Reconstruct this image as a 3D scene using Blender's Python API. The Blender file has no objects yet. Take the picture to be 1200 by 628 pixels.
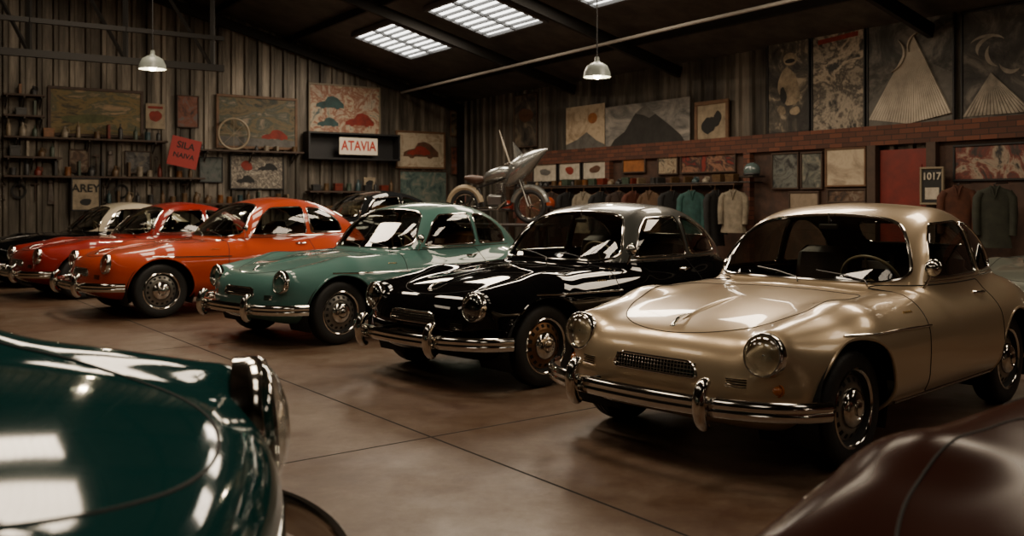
import bpy, math, random
import numpy as np
from mathutils import Vector, Matrix
random.seed(7)
scene = bpy.context.scene
coll = scene.collection
rad = math.radians

# ------------------------------------------------------------------ materials
MATS = {}
def nodes_of(name):
    m = bpy.data.materials.new(name); m.use_nodes = True
    nt = m.node_tree; b = nt.nodes.get('Principled BSDF')
    return m, nt, b
def mat(name, base, rough=.5, metal=0., coat=0., emis=None, es=0., noise=None, bump=0., bscale=30.):
    """noise=(scale, second colour, contrast)"""
    if name in MATS: return MATS[name]
    m, nt, b = nodes_of(name)
    b.inputs['Base Color'].default_value = (*base, 1)
    b.inputs['Roughness'].default_value = rough
    b.inputs['Metallic'].default_value = metal
    b.inputs['Coat Weight'].default_value = coat
    b.inputs['Coat Roughness'].default_value = .04
    if emis:
        b.inputs['Emission Color'].default_value = (*emis, 1)
        b.inputs['Emission Strength'].default_value = es
    tc = nt.nodes.new('ShaderNodeTexCoord')
    if noise:
        n = nt.nodes.new('ShaderNodeTexNoise'); n.inputs['Scale'].default_value = noise[0]
        n.inputs['Detail'].default_value = 6; n.inputs['Roughness'].default_value = .65
        nt.links.new(tc.outputs['Object'], n.inputs['Vector'])
        r = nt.nodes.new('ShaderNodeValToRGB')
        c = noise[2]
        r.color_ramp.elements[0].position = .5-c; r.color_ramp.elements[0].color = (*base, 1)
        r.color_ramp.elements[1].position = .5+c; r.color_ramp.elements[1].color = (*noise[1], 1)
        nt.links.new(n.outputs['Fac'], r.inputs['Fac']); nt.links.new(r.outputs['Color'], b.inputs['Base Color'])
    if bump:
        n2 = nt.nodes.new('ShaderNodeTexNoise'); n2.inputs['Scale'].default_value = bscale
        nt.links.new(tc.outputs['Object'], n2.inputs['Vector'])
        bp = nt.nodes.new('ShaderNodeBump'); bp.inputs['Strength'].default_value = bump
        bp.inputs['Distance'].default_value = .01
        nt.links.new(n2.outputs['Fac'], bp.inputs['Height']); nt.links.new(bp.outputs['Normal'], b.inputs['Normal'])
    MATS[name] = m
    return m
def paint(name, base, metal=0., rough=.4, coat=1., crough=.03, spec=0.):
    """lacquer outside, dark trim cloth on the inner side of the sheet"""
    m, nt, b = nodes_of(name)
    b.inputs['Base Color'].default_value = (*base, 1)
    b.inputs['Metallic'].default_value = metal
    b.inputs['Roughness'].default_value = rough
    b.inputs['Specular IOR Level'].default_value = spec
    b.inputs['Coat Weight'].default_value = coat
    b.inputs['Coat Roughness'].default_value = crough
    b.inputs['Coat IOR'].default_value = 1.45
    g = nt.nodes.new('ShaderNodeNewGeometry')
    d = nt.nodes.new('ShaderNodeBsdfDiffuse'); d.inputs['Color'].default_value = (.015, .012, .010, 1)
    mx = nt.nodes.new('ShaderNodeMixShader')
    nt.links.new(g.outputs['Backfacing'], mx.inputs[0])
    nt.links.new(b.outputs[0], mx.inputs[1]); nt.links.new(d.outputs[0], mx.inputs[2])
    nt.links.new(mx.outputs[0], nt.nodes['Material Output'].inputs[0])
    return m
def glassmat(name, tint, base=.05, amt=.85):
    m, nt, b = nodes_of(name); nt.nodes.remove(b)
    t = nt.nodes.new('ShaderNodeBsdfTransparent'); t.inputs[0].default_value = (*tint, 1)
    gl = nt.nodes.new('ShaderNodeBsdfGlossy'); gl.inputs['Roughness'].default_value = .02
    gl.inputs[0].default_value = (1, 1, 1, 1)
    lw = nt.nodes.new('ShaderNodeLayerWeight'); lw.inputs[0].default_value = .5
    p = nt.nodes.new('ShaderNodeMath'); p.operation = 'POWER'; p.inputs[1].default_value = 3.2
    ma = nt.nodes.new('ShaderNodeMath'); ma.operation = 'MULTIPLY_ADD'; ma.inputs[1].default_value = amt; ma.inputs[2].default_value = base
    mx = nt.nodes.new('ShaderNodeMixShader')
    nt.links.new(lw.outputs['Facing'], p.inputs[0]); nt.links.new(p.outputs[0], ma.inputs[0])
    nt.links.new(ma.outputs[0], mx.inputs[0]); nt.links.new(t.outputs[0], mx.inputs[1]); nt.links.new(gl.outputs[0], mx.inputs[2])
    nt.links.new(mx.outputs[0], nt.nodes['Material Output'].inputs[0])
    return m
def art(name, cols, scale=3., seed=0., rough=.6, dist=1.0, hard=False, stretch=(1, 1, 1), dim=.85):
    m, nt, b = nodes_of(name)
    tc = nt.nodes.new('ShaderNodeTexCoord'); mp = nt.nodes.new('ShaderNodeMapping')
    mp.inputs['Location'].default_value = (seed*3.7, seed*1.3, seed*2.1); mp.inputs['Scale'].default_value = stretch
    n = nt.nodes.new('ShaderNodeTexNoise'); n.inputs['Scale'].default_value = scale
    n.inputs['Detail'].default_value = 10; n.inputs['Roughness'].default_value = .68; n.inputs['Distortion'].default_value = dist
    r = nt.nodes.new('ShaderNodeValToRGB')
    if hard: r.color_ramp.interpolation = 'CONSTANT'
    k = len(cols); cols = [tuple(v*dim for v in c) for c in cols]
    els = r.color_ramp.elements
    els[0].position = .36; els[0].color = (*cols[0], 1); els[1].position = .64; els[1].color = (*cols[-1], 1)
    for i in range(1, k-1):
        e = els.new(.36+.28*i/(k-1)); e.color = (*cols[i], 1)
    nt.links.new(tc.outputs['Object'], mp.inputs[0]); nt.links.new(mp.outputs[0], n.inputs['Vector'])
    nt.links.new(n.outputs['Fac'], r.inputs['Fac']); nt.links.new(r.outputs['Color'], b.inputs['Base Color'])
    b.inputs['Roughness'].default_value = rough
    return m

CHROME = mat('chrome', (.68, .655, .61), .10, 1.)
BLACKRUB = mat('black_rubber', (.010, .010, .010), .6, bump=.2, bscale=60)
DARK = mat('dark_cavity', (.006, .006, .006), .8)
DARKSTEEL = mat('dark_steel', (.03, .03, .032), .5, .6, noise=(3, (.06, .045, .035), .2))
LEATHER = mat('brown_leather', (.05, .022, .012), .5, bump=.2, bscale=80)
DASHM = mat('dash_vinyl', (.02, .016, .013), .5)
CREAM = mat('cream_plastic', (.30, .24, .16), .35)
AMBER = mat('amber_glass', (.5, .14, .02), .15, coat=1)
REDLENS = mat('red_lens', (.4, .01, .01), .15, coat=1)
GLASS = glassmat('window_glass', (.66, .68, .63))
LENS = glassmat('lens_glass', (.9, .92, .9), .16, .7)
WOOD = mat('aged_wood', (.10, .05, .025), .6, noise=(6, (.17, .09, .045), .2), bump=.2)
DWOOD = mat('dark_wood', (.035, .02, .013), .6, noise=(6, (.07, .04, .025), .2), bump=.2)
BLK = mat('black_paint', (.012, .012, .013), .5)

# ------------------------------------------------------------------ mesh builder
class MB:
    def __init__(s): s.v = []; s.f = []; s.m = []
    def add(s, vs, fs, mi=0):
        o = len(s.v); s.v += [tuple(v) for v in vs]
        for f in fs: s.f.append([o+i for i in f]); s.m.append(mi)
        return s
    def box(s, c, d, mi=0, M=None, bev=0.):
        cx, cy, cz = c; x, y, z = d[0]/2, d[1]/2, d[2]/2
        if bev <= 0:
            vs = [(cx+a*x, cy+b*y, cz+e*z) for a in (-1, 1) for b in (-1, 1) for e in (-1, 1)]
            fs = [(0, 1, 3, 2), (4, 6, 7, 5), (0, 4, 5, 1), (2, 3, 7, 6), (0, 2, 6, 4), (1, 5, 7, 3)]
        else:
            bv = min(bev, x*.95, y*.95, z*.95)
            def loop(zz, ins):
                X, Y = x-ins, y-ins; q = max(bv-ins, bv*.4)
                return [(cx+a, cy+b, cz+zz) for a, b in [(-X+q, -Y), (X-q, -Y), (X, -Y+q), (X, Y-q), (X-q, Y), (-X+q, Y), (-X, Y-q), (-X, -Y+q)]]
            L = [loop(-z, bv), loop(-z+bv, 0), loop(z-bv, 0), loop(z, bv)]
            vs = [p for l in L for p in l]; fs = []
            for r in range(3):
                for i in range(8):
                    j = (i+1) % 8; fs.append((r*8+i, r*8+j, (r+1)*8+j, (r+1)*8+i))
            fs.append(tuple(range(7, -1, -1))); fs.append(tuple(range(24, 32)))
        if M: vs = [M @ Vector(v) for v in vs]
        return s.add(vs, fs, mi)
    def lathe(s, prof, M=None, n=32, mi=0, mfun=None, cap=False):
        """prof: (r,h) around local z"""
        vs = []
        M = M or Matrix()
        for r, h in prof:
            for i in range(n):
                a = 2*math.pi*i/n; vs.append(M @ Vector((r*math.cos(a), r*math.sin(a), h)))
        o = len(s.v); s.v += [tuple(v) for v in vs]
        for k in range(len(prof)-1):
            for i in range(n):
                j = (i+1) % n
                s.f.append([o+k*n+i, o+k*n+j, o+(k+1)*n+j, o+(k+1)*n+i]); s.m.append(mfun(k, i) if mfun else mi)
        if cap:
            s.f.append([o+i for i in range(n-1, -1, -1)]); s.m.append(mi)
            s.f.append([o+(len(prof)-1)*n+i for i in range(n)]); s.m.append(mi)
        return s
    def cyl(s, p0, p1, r0, r1=None, n=12, mi=0, cap=True):
        p0, p1 = Vector(p0), Vector(p1); r1 = r0 if r1 is None else r1
        d = p1-p0; q = d.to_track_quat('Z', 'Y').to_matrix().to_4x4(); q.translation = p0
        return s.lathe([(r0, 0), (r1, d.length)], q, n, mi, cap=cap)
    def tube(s, pts, r, closed=False, n=8, mi=0):
        P = [Vector(p) for p in pts]; N = len(P)
        if N < 2: return s
        T = []
        for i in range(N):
            if closed: t = P[(i+1) % N]-P[i-1]
            else: t = P[min(i+1, N-1)]-P[max(i-1, 0)]
            T.append(t.normalized() if t.length > 1e-9 else Vector((0, 0, 1)))
        u = T[0].orthogonal().normalized(); vs = []
        for i in range(N):
            u = (u-T[i]*u.dot(T[i])); u = u.normalized() if u.length > 1e-6 else T[i].orthogonal().normalized()
            w = T[i].cross(u)
            rr = r[i] if isinstance(r, (list, tuple)) else r
            for k in range(n):
                a = 2*math.pi*k/n; vs.append(P[i]+rr*(u*math.cos(a)+w*math.sin(a)))
        fs = []
        for i in range(N if closed else N-1):
            j = (i+1) % N
            for k in range(n):
                l = (k+1) % n; fs.append((i*n+k, i*n+l, j*n+l, j*n+k))
        if not closed:
            fs.append(tuple(range(n-1, -1, -1))); fs.append(tuple((N-1)*n+k for k in range(n)))
        return s.add(vs, fs, mi)
    def sweep(s, pts, prof, mi=0):
        """horizontal path, profile (outward normal, z)"""
        P = [Vector(p) for p in pts]; N = len(P); n = len(prof); vs = []
        for i in range(N):
            t = (P[min(i+1, N-1)]-P[max(i-1, 0)]); t.z = 0; t.normalize(); nn = Vector((t.y, -t.x, 0))
            for a, b in prof: vs.append(P[i]+nn*a+Vector((0, 0, b)))
        fs = []
        for i in range(N-1):
            for k in range(n):
                l = (k+1) % n; fs.append((i*n+k, (i+1)*n+k, (i+1)*n+l, i*n+l))
        fs.append(tuple(range(n))); fs.append(tuple((N-1)*n+k for k in range(n-1, -1, -1)))
        return s.add(vs, fs, mi)
    def ell(s, c, r, M=None, nu=20, nv=12, mi=0, vmin=-90, vmax=90):
        prof = []
        for k in range(nv+1):
            a = rad(vmin+(vmax-vmin)*k/nv); prof.append((max(math.cos(a), 1e-4), math.sin(a)))
        Q = Matrix.Translation(c) @ (M or Matrix()) @ Matrix.Diagonal((*r, 1))
        return s.lathe(prof, Q, nu, mi)
    def mesh(s, name, mats=None, smooth=True, ang=38):
        me = bpy.data.meshes.new(name); me.from_pydata(s.v, [], s.f)
        for m in (mats or [None]): me.materials.append(m)
        me.polygons.foreach_set('material_index', s.m)
        if smooth:
            me.polygons.foreach_set('use_smooth', [True]*len(s.f)); me.set_sharp_from_angle(angle=rad(ang))
        me.update(); return me
def add(name, me, M=None, parent=None, label=None, cat=None, kind=None, group=None):
    o = bpy.data.objects.new(name, me); coll.objects.link(o)
    if parent: o.parent = parent
    if M is not None: o.matrix_basis = M
    if label: o['label'] = label
    if cat: o['category'] = cat
    if kind: o['kind'] = kind
    if group: o['group'] = group
    return o
T = Matrix.Translation
def RZ(a): return Matrix.Rotation(rad(a), 4, 'Z')
def RX(a): return Matrix.Rotation(rad(a), 4, 'X')
def RY(a): return Matrix.Rotation(rad(a), 4, 'Y')

# ------------------------------------------------------------------ car body as an implicit surface
def spline(pts, n=20, closed=True):
    P = np.array(pts, float); N = len(P); out = []
    rng_ = range(N if closed else N-1)
    for i in rng_:
        if closed: p0, p1, p2, p3 = P[i-1], P[i], P[(i+1) % N], P[(i+2) % N]
        else: p0, p1, p2, p3 = P[max(i-1, 0)], P[i], P[i+1], P[min(i+2, N-1)]
        d0 = max(np.linalg.norm(p1-p0), 1e-6)**.5; d1 = max(np.linalg.norm(p2-p1), 1e-6)**.5; d2 = max(np.linalg.norm(p3-p2), 1e-6)**.5
        m1 = (p1-p0)/d0-(p2-p0)/(d0+d1)+(p2-p1)/d1 if np.linalg.norm(p1-p0) > 1e-9 else (p2-p1)/d1
        m2 = (p2-p1)/d1-(p3-p1)/(d1+d2)+(p3-p2)/d2 if np.linalg.norm(p3-p2) > 1e-9 else (p2-p1)/d1
        m1 = m1*d1; m2 = m2*d1
        for k in range(n):
            t = k/n
            out.append((2*t**3-3*t*t+1)*p1+(t**3-2*t*t+t)*m1+(-2*t**3+3*t*t)*p2+(t**3-t*t)*m2)
    if not closed: out.append(P[-1])
    return np.array(out)
def resample(P, step, closed=True):
    P = np.array(P, float)
    Q = np.vstack([P, P[:1]]) if closed else P
    L = np.r_[0, np.cumsum(np.linalg.norm(np.diff(Q, axis=0), axis=1))]
    n = max(int(L[-1]/step), 4)
    t = np.linspace(0, L[-1], n+1)
    if closed: t = t[:-1]
    return np.stack([np.interp(t, L, Q[:, k]) for k in range(Q.shape[1])], 1)
def inpoly(poly, q):
    x, y = q[:, 0], q[:, 1]; ins = np.zeros(len(q), bool); n = len(poly)
    for i in range(n):
        x1, y1 = poly[i]; x2, y2 = poly[(i+1) % n]
        if y1 == y2: continue
        c = ((y1 > y) != (y2 > y)) & (x < (x2-x1)*(y-y1)/(y2-y1)+x1)
        ins ^= c
    return ins
def nearest(poly, q):
    best = np.full(len(q), 1e9); bp = np.zeros_like(q); n = len(poly)
    for i in range(n):
        a = poly[i]; b = poly[(i+1) % n]; ab = b-a
        t = np.clip(((q-a) @ ab)/max(ab @ ab, 1e-12), 0, 1); c = a+t[:, None]*ab
        d = np.linalg.norm(q-c, axis=1); m = d < best
        best[m] = d[m]; bp[m] = c[m]
    return best, bp
class Tab:
    def __init__(s, poly, x0, x1, v0, v1, h=.01):
        s.x0, s.v0, s.h = x0, v0, h
        xs = np.arange(x0, x1+h, h); vs = np.arange(v0, v1+h, h); s.nx, s.nv = len(xs), len(vs)
        G = np.stack(np.meshgrid(xs, vs, indexing='ij'), -1).reshape(-1, 2)
        d, _ = nearest(poly, G); d[inpoly(poly, G)] *= -1
        s.t = d.reshape(s.nx, s.nv)
    def __call__(s, x, v):
        fx = np.clip((x-s.x0)/s.h, 0, s.nx-1.001); fv = np.clip((v-s.v0)/s.h, 0, s.nv-1.001)
        i = fx.astype(int); j = fv.astype(int); a = fx-i; b = fv-j; t = s.t
        return (t[i, j]*(1-a)+t[i+1, j]*a)*(1-b)+(t[i, j+1]*(1-a)+t[i+1, j+1]*a)*b
side = spline([(1.80, .43), (1.77, .54), (1.69, .620), (1.48, .692), (1.15, .750), (.8, .785), (.42, .806), (0, .825), (-.5, .835), (-1.0, .815),
               (-1.4, .745), (-1.7, .645), (-1.92, .51), (-1.97, .42), (-1.9, .30), (-1.75, .22), (-1.2, .19), (0, .19), (1.2, .19), (1.6, .21), (1.74, .27), (1.8, .35)], 12)
ph = [(1.82, 0), (1.80, .25), (1.74, .48), (1.62, .66), (1.4, .77), (1.1, .815), (.6, .83), (0, .835), (-.6, .83), (-1.1, .80), (-1.5, .71), (-1.8, .52), (-1.94, .28), (-1.98, 0)]
plan = spline(ph+[(x, -y) for x, y in ph[-2:0:-1]], 10)
gside = spline([(.60, .66), (.43, .815), (.23, .99), (.04, 1.14), (-.16, 1.24), (-.44, 1.29), (-.76, 1.262), (-1.08, 1.155), (-1.36, 1.00), (-1.61, .84), (-1.83, .65), (-1.8, .5), (-1.0, .45), (0, .45), (.5, .5)], 14)
gh = [(.53, 0), (.50, .25), (.40, .50), (.20, .66), (-.02, .715), (-.4, .72), (-.9, .655), (-1.3, .53), (-1.6, .36), (-1.78, .17), (-1.82, 0)]
gplan = spline(gh+[(x, -y) for x, y in gh[-2:0:-1]], 12)
TS = Tab(side, -2.3, 2.5, -.1, 1.7); TP = Tab(plan, -2.3, 2.5, -.05, 1.7)
TGS = Tab(gside, -2.3, 2.5, -.1, 1.7); TGP = Tab(gplan, -2.3, 2.5, -.05, 1.9)
def rint(a, b, k): return np.minimum(np.maximum(a, b), -k)+np.sqrt(np.maximum(a+k, 0)**2+np.maximum(b+k, 0)**2)
def smin(a, b, k):
    h = np.clip(.5+.5*(b-a)/k, 0, 1); return b+(a-b)*h-k*h*(1-h)
def seg(x, y, z, A, B, ra, rb):
    A = np.array(A); B = np.array(B); d = B-A
    t = np.clip(((x-A[0])*d[0]+(y-A[1])*d[1]+(z-A[2])*d[2])/(d @ d), 0, 1)
    return np.sqrt((x-A[0]-t*d[0])**2+(y-A[1]-t*d[1])**2+(z-A[2]-t*d[2])**2)-(ra+(rb-ra)*t)
def field(x, y, z):
    ay = np.sqrt(y*y+1e-6)
    g = np.where(z > .45, 1-.5*(z-.45)**2, 1-.9*(z-.45)**2)
    cr = .09*np.clip((z-.4)/.3, 0, 1)
    tub = rint(TS(x, z+cr*ay**2), TP(x, ay/g), .18)
    pod = seg(x, ay, z, (1.56, .575, .582), (1.0, .60, .56), .110, .205)
    pod = np.maximum(pod, x-1.665+.12*(z-.6))
    pod2 = seg(x, ay, z, (1.0, .60, .56), (.1, .60, .575), .205, .195)
    d = smin(tub, pod, .08); d = smin(d, pod2, .09)
    rf = (np.sqrt(((x+.97)/.66)**2+((ay-.58)/.255)**2+((z-.49)/.33)**2)-1)*.255
    d = smin(d, rf, .08)
    zz = np.maximum(z-.78, 0); g2 = 1-.27*zz-.42*zz**2
    gr = rint(TGS(x, z+.15*ay**2), TGP(x, ay/g2), .14)
    return smin(d, gr, .045)
def grad(P, e=.004):
    g = np.zeros_like(P)
    for k in range(3):
        A = P.copy(); B = P.copy(); A[:, k] += e; B[:, k] -= e
        g[:, k] = (field(*A.T)-field(*B.T))/(2*e)
    return g
def newton(P, it=2):
    for _ in range(it):
        d = field(*P.T); g = grad(P); P = P-np.clip(d/np.maximum((g*g).sum(1), .05), -.03, .03)[:, None]*g
    return P
def surface_nets(V, org, h):
    S = V < 0; C = tuple(n-1 for n in V.shape)
    cnt = np.zeros(C); acc = np.zeros(C+(3,))
    def sl(o): return V[o[0]:o[0]+C[0], o[1]:o[1]+C[1], o[2]:o[2]+C[2]]
    for ax in range(3):
        oth = [k for k in range(3) if k != ax]
        for a in (0, 1):
            for b in (0, 1):
                o1 = [0, 0, 0]; o1[oth[0]] = a; o1[oth[1]] = b; o2 = list(o1); o2[ax] = 1
                A = sl(o1); B = sl(o2); m = (A < 0) != (B < 0)
                t = A[m]/(A[m]-B[m]); p = np.tile(np.array(o1, float), (len(t), 1)); p[:, ax] += t
                acc[m] += p; cnt[m] += 1
    act = cnt > 0; idx = -np.ones(C, int); idx[act] = np.arange(act.sum())
    I = np.argwhere(act); verts = (I+acc[act]/cnt[act][:, None])*h+org
    Q = []
    def emit(q, fl): q = np.stack(q, 1); q[fl] = q[fl][:, ::-1]; Q.append(q)
    a = S[:-1, 1:-1, 1:-1]; b = S[1:, 1:-1, 1:-1]; i, j, k = np.nonzero(a != b); fl = ~a[i, j, k]; j = j+1; k = k+1
    emit([idx[i, j-1, k-1], idx[i, j, k-1], idx[i, j, k], idx[i, j-1, k]], fl)
    a = S[1:-1, :-1, 1:-1]; b = S[1:-1, 1:, 1:-1]; i, j, k = np.nonzero(a != b); fl = ~a[i, j, k]; i = i+1; k = k+1
    emit([idx[i-1, j, k-1], idx[i-1, j, k], idx[i, j, k], idx[i, j, k-1]], fl)
    a = S[1:-1, 1:-1, :-1]; b = S[1:-1, 1:-1, 1:]; i, j, k = np.nonzero(a != b); fl = ~a[i, j, k]; i = i+1; j = j+1
    emit([idx[i-1, j-1, k], idx[i, j-1, k], idx[i, j, k], idx[i-1, j, k]], fl)
    return verts, np.vstack(Q)
H = .02
gx = np.arange(-2.08, 1.96, H); gy = np.arange(0, 49)*H; gy = np.concatenate([-gy[:0:-1], gy])-0.0; gz = np.arange(.12, 1.38, H)
X, Y, Z = np.meshgrid(gx, gy, gz, indexing='ij')
V = field(X.ravel(), Y.ravel(), Z.ravel()).reshape(X.shape)
PV, PQ = surface_nets(V, np.array([gx[0], gy[0], gz[0]]), H)
E = np.vstack([PQ[:, [0, 1]], PQ[:, [1, 2]], PQ[:, [2, 3]], PQ[:, [3, 0]]])
def lap(A, w):
    n = len(A); s = np.zeros_like(A); c = np.bincount(E[:, 0], minlength=n)+np.bincount(E[:, 1], minlength=n)
    for k in range(A.shape[1]):
        s[:, k] = np.bincount(E[:, 0], A[E[:, 1], k], n)+np.bincount(E[:, 1], A[E[:, 0], k], n)
    return A*(1-w)+w*s/np.maximum(c, 1)[:, None]
PV = newton(PV, 2)
for _ in range(3): PV = lap(PV, .6); PV = newton(PV, 1)
def vnormals(P):
    a = P[PQ[:, 2]]-P[PQ[:, 0]]; b = P[PQ[:, 3]]-P[PQ[:, 1]]; fn = np.cross(a, b); n = len(P); vn = np.zeros_like(P)
    for c in range(4):
        for k in range(3): vn[:, k] += np.bincount(PQ[:, c], fn[:, k], n)
    return vn/np.maximum(np.linalg.norm(vn, axis=1), 1e-12)[:, None], fn/np.maximum(np.linalg.norm(fn, axis=1), 1e-12)[:, None]
VN, FN = vnormals(PV)
for _ in range(12): VN = lap(VN, .7)
VN /= np.linalg.norm(VN, axis=1)[:, None]

def circ(cx, cz, r, n=60): return np.array([(cx+r*math.cos(2*math.pi*i/n), cz+r*math.sin(2*math.pi*i/n)) for i in range(n)])
def rpoly(pts, r=.03):
    """straight polygon with rounded corners"""
    P = np.array(pts, float); out = []; n = len(P)
    for i in range(n):
        a, b, c = P[i-1], P[i], P[(i+1) % n]
        u = (a-b)/np.linalg.norm(a-b); w = (c-b)/np.linalg.norm(c-b)
        q = min(r, .45*np.linalg.norm(a-b), .45*np.linalg.norm(c-b))
        p0, p2 = b+u*q, b+w*q
        for t in np.linspace(0, 1, 6): out.append((1-t)**2*p0+2*t*(1-t)*b+t*t*p2)
    return resample(out, .015)
FW, RW, WR = 1.15, -.95, .29
wsh = [(0, .838), (.35, .838), (.53, .842), (.615, .882), (.57, 1.03), (.485, 1.14), (.385, 1.185), (.2, 1.208), (0, 1.215)]
WSH = resample(spline(wsh+[(-a, b) for a, b in wsh[-2:0:-1]], 8), .015)
RWN = rpoly([(-.38, .99), (.38, .99), (.33, 1.15), (-.33, 1.15)], .07)
DWN = rpoly([(.10, .862), (-.06, 1.08), (-.18, 1.165), (-.57, 1.178), (-.59, .862)], .04)
QWN = rpoly([(-.65, .862), (-.635, 1.173), (-.79, 1.16), (-.96, 1.09), (-1.08, 1.0), (-1.13, .868)], .05)
hh = [(.58, 0), (.565, .30), (.56, .46), (.66, .55), (1.0, .55), (1.30, .49), (1.50, .38), (1.615, .22), (1.655, 0)]
HOOD = resample(spline(hh+[(a, -b) for a, b in hh[-2:0:-1]], 8), .015)
DOOR = rpoly([(.42, .27), (.44, .60), (.38, .822), (-.60, .822), (-.65, .60), (-.65, .27)], .06)
ROOF = np.array([(.9, .832), (.9, 1.5), (-2.2, 1.5), (-1.62, .76), (-1.3, .832)])
ROOF = resample(ROOF, .03)
FA = circ(FW, .29, .345); RA = circ(RW, .29, .335)
sd = lambda s: (lambda c, n: (c[:, 1]*s > .40) & (n[:, 1]*s > .2))
regions = [
    ('windshield', (1, 2), WSH, lambda c, n: (c[:, 0] > -.1) & (n[:, 0] > .1)),
    ('rear_window', (1, 2), RWN, lambda c, n: (c[:, 0] < -.5) & (n[:, 0] < -.05)),
    ('dwl', (0, 2), DWN, sd(1)), ('dwr', (0, 2), DWN, sd(-1)), ('qwl', (0, 2), QWN, sd(1)), ('qwr', (0, 2), QWN, sd(-1)),
    ('hood', (0, 1), HOOD, lambda c, n: (c[:, 2] > .5) & (n[:, 2] > .2)),
    ('doorl', (0, 2), DOOR, lambda c, n: (c[:, 1] > .45)), ('doorr', (0, 2), DOOR, lambda c, n: (c[:, 1] < -.45)),
    ('fal', (0, 2), FA, lambda c, n: c[:, 1] > .42), ('far', (0, 2), FA, lambda c, n: c[:, 1] < -.42),
    ('ral', (0, 2), RA, lambda c, n: c[:, 1] > .42), ('rar', (0, 2), RA, lambda c, n: c[:, 1] < -.42),
    ('roof', (0, 2), ROOF, lambda c, n: c[:, 2] > .7)]
lab = np.zeros(len(PQ), int); locked = np.zeros(len(PV), bool)
for ri, (nm, ax, poly, cond) in enumerate(regions):
    cen = PV[PQ].mean(1)
    ins = inpoly(poly, cen[:, list(ax)]) & cond(cen, FN) & (lab == 0)
    lab[ins] = ri+1
    inv = np.zeros(len(PV), bool); inv[PQ[ins].ravel()] = True
    outv = np.zeros(len(PV), bool); outv[PQ[~ins].ravel()] = True
    bv = np.nonzero(inv & outv & ~locked)[0]
    q = PV[bv][:, list(ax)]; d, bp = nearest(poly, q); ok = d < 1.4*H
    sel = bv[ok]; P = PV[sel].copy(); P[:, ax[0]] = bp[ok, 0]; P[:, ax[1]] = bp[ok, 1]
    PV[sel] = newton(P, 2); locked[sel] = True
def region_mesh(name, ids):
    m = np.isin(lab, ids); q = PQ[m]; u, inv = np.unique(q.ravel(), return_inverse=True); q2 = inv.reshape(-1, 4)
    me = bpy.data.meshes.new(name); me.from_pydata(PV[u].tolist(), [], q2.tolist())
    me.materials.append(None)
    me.polygons.foreach_set('use_smooth', [True]*len(q2))
    me.normals_split_custom_set_from_vertices([tuple(v) for v in VN[u]])
    me.update(); return me
def march(P, ax, sgn, steps=90):
    P = np.array(P, float)
    for _ in range(steps):
        d = field(*P.T); P[:, ax] -= sgn*np.clip(d*.75, -.05, .05)
    return P
def on_side(pts, s=1, off=0.): # (x,z)
    P = march([(a, 1.1*s, b) for a, b in pts], 1, s); P[:, 1] += s*off; return P
def on_front(pts, off=0., s=1): # (y,z)
    P = march([(2.2*s, a, b) for a, b in pts], 0, s); P[:, 0] += s*off; return P
def on_top(pts, off=0.): # (x,y)
    P = march([(a, b, 1.6) for a, b in pts], 2, 1); P[:, 2] += off; return P

PARTS = []  # (name, mesh, parent, matrix, mats, label)
def part(name, me, mats, parent=None, M=None, label=None):
    PARTS.append((name, me, parent, M or Matrix(), mats, label)); return len(PARTS)-1
def tubemesh(name, pts, r, closed=False, n=8):
    b = MB(); b.tube(pts, r, closed, n); return b.mesh(name)
part('body', region_mesh('car_body', [0]), ['paint'])
part('roof', region_mesh('car_roof', [14]), ['roof'])
hd = part('hood', region_mesh('car_hood', [7]), ['paint'])
part('windshield', region_mesh('car_windshield', [1]), ['glass'])
part('rear_window', region_mesh('car_rear_window', [2]), ['glass'])
for k in (3, 4): part('door_window', region_mesh('car_door_window', [k]), ['glass'])
for k in (5, 6): part('quarter_window', region_mesh('car_quarter_window', [k]), ['glass'])
part('window_surround', tubemesh('ws_trim', on_front(WSH, .002), .010, True), ['chrome'], label='chrome windshield surround')
part('window_surround', tubemesh('rw_trim', on_front(RWN, .002, -1), .009, True), ['chrome'])
for s in (1, -1):
    part('window_surround', tubemesh('dw_trim', on_side(DWN, s, .001), .008, True), ['chrome'])
    part('window_surround', tubemesh('qw_trim', on_side(QWN, s, .001), .008, True), ['chrome'])
part('panel_gap', tubemesh('hood_gap', on_top(HOOD, -.0005), .0035, True, 6), ['dark'], hd, label='dark seam around the hood lid')
cp = on_top([(x, 0) for x in np.linspace(1.50, .95, 30)], -.0055)
part('hood_crease', tubemesh('hood_crease', cp, [.019*math.sin(math.pi*(.06+.90*i/29))**.6 for i in range(30)], False, 16), ['paint'], hd, label='raised crease along the hood centre')
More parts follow.
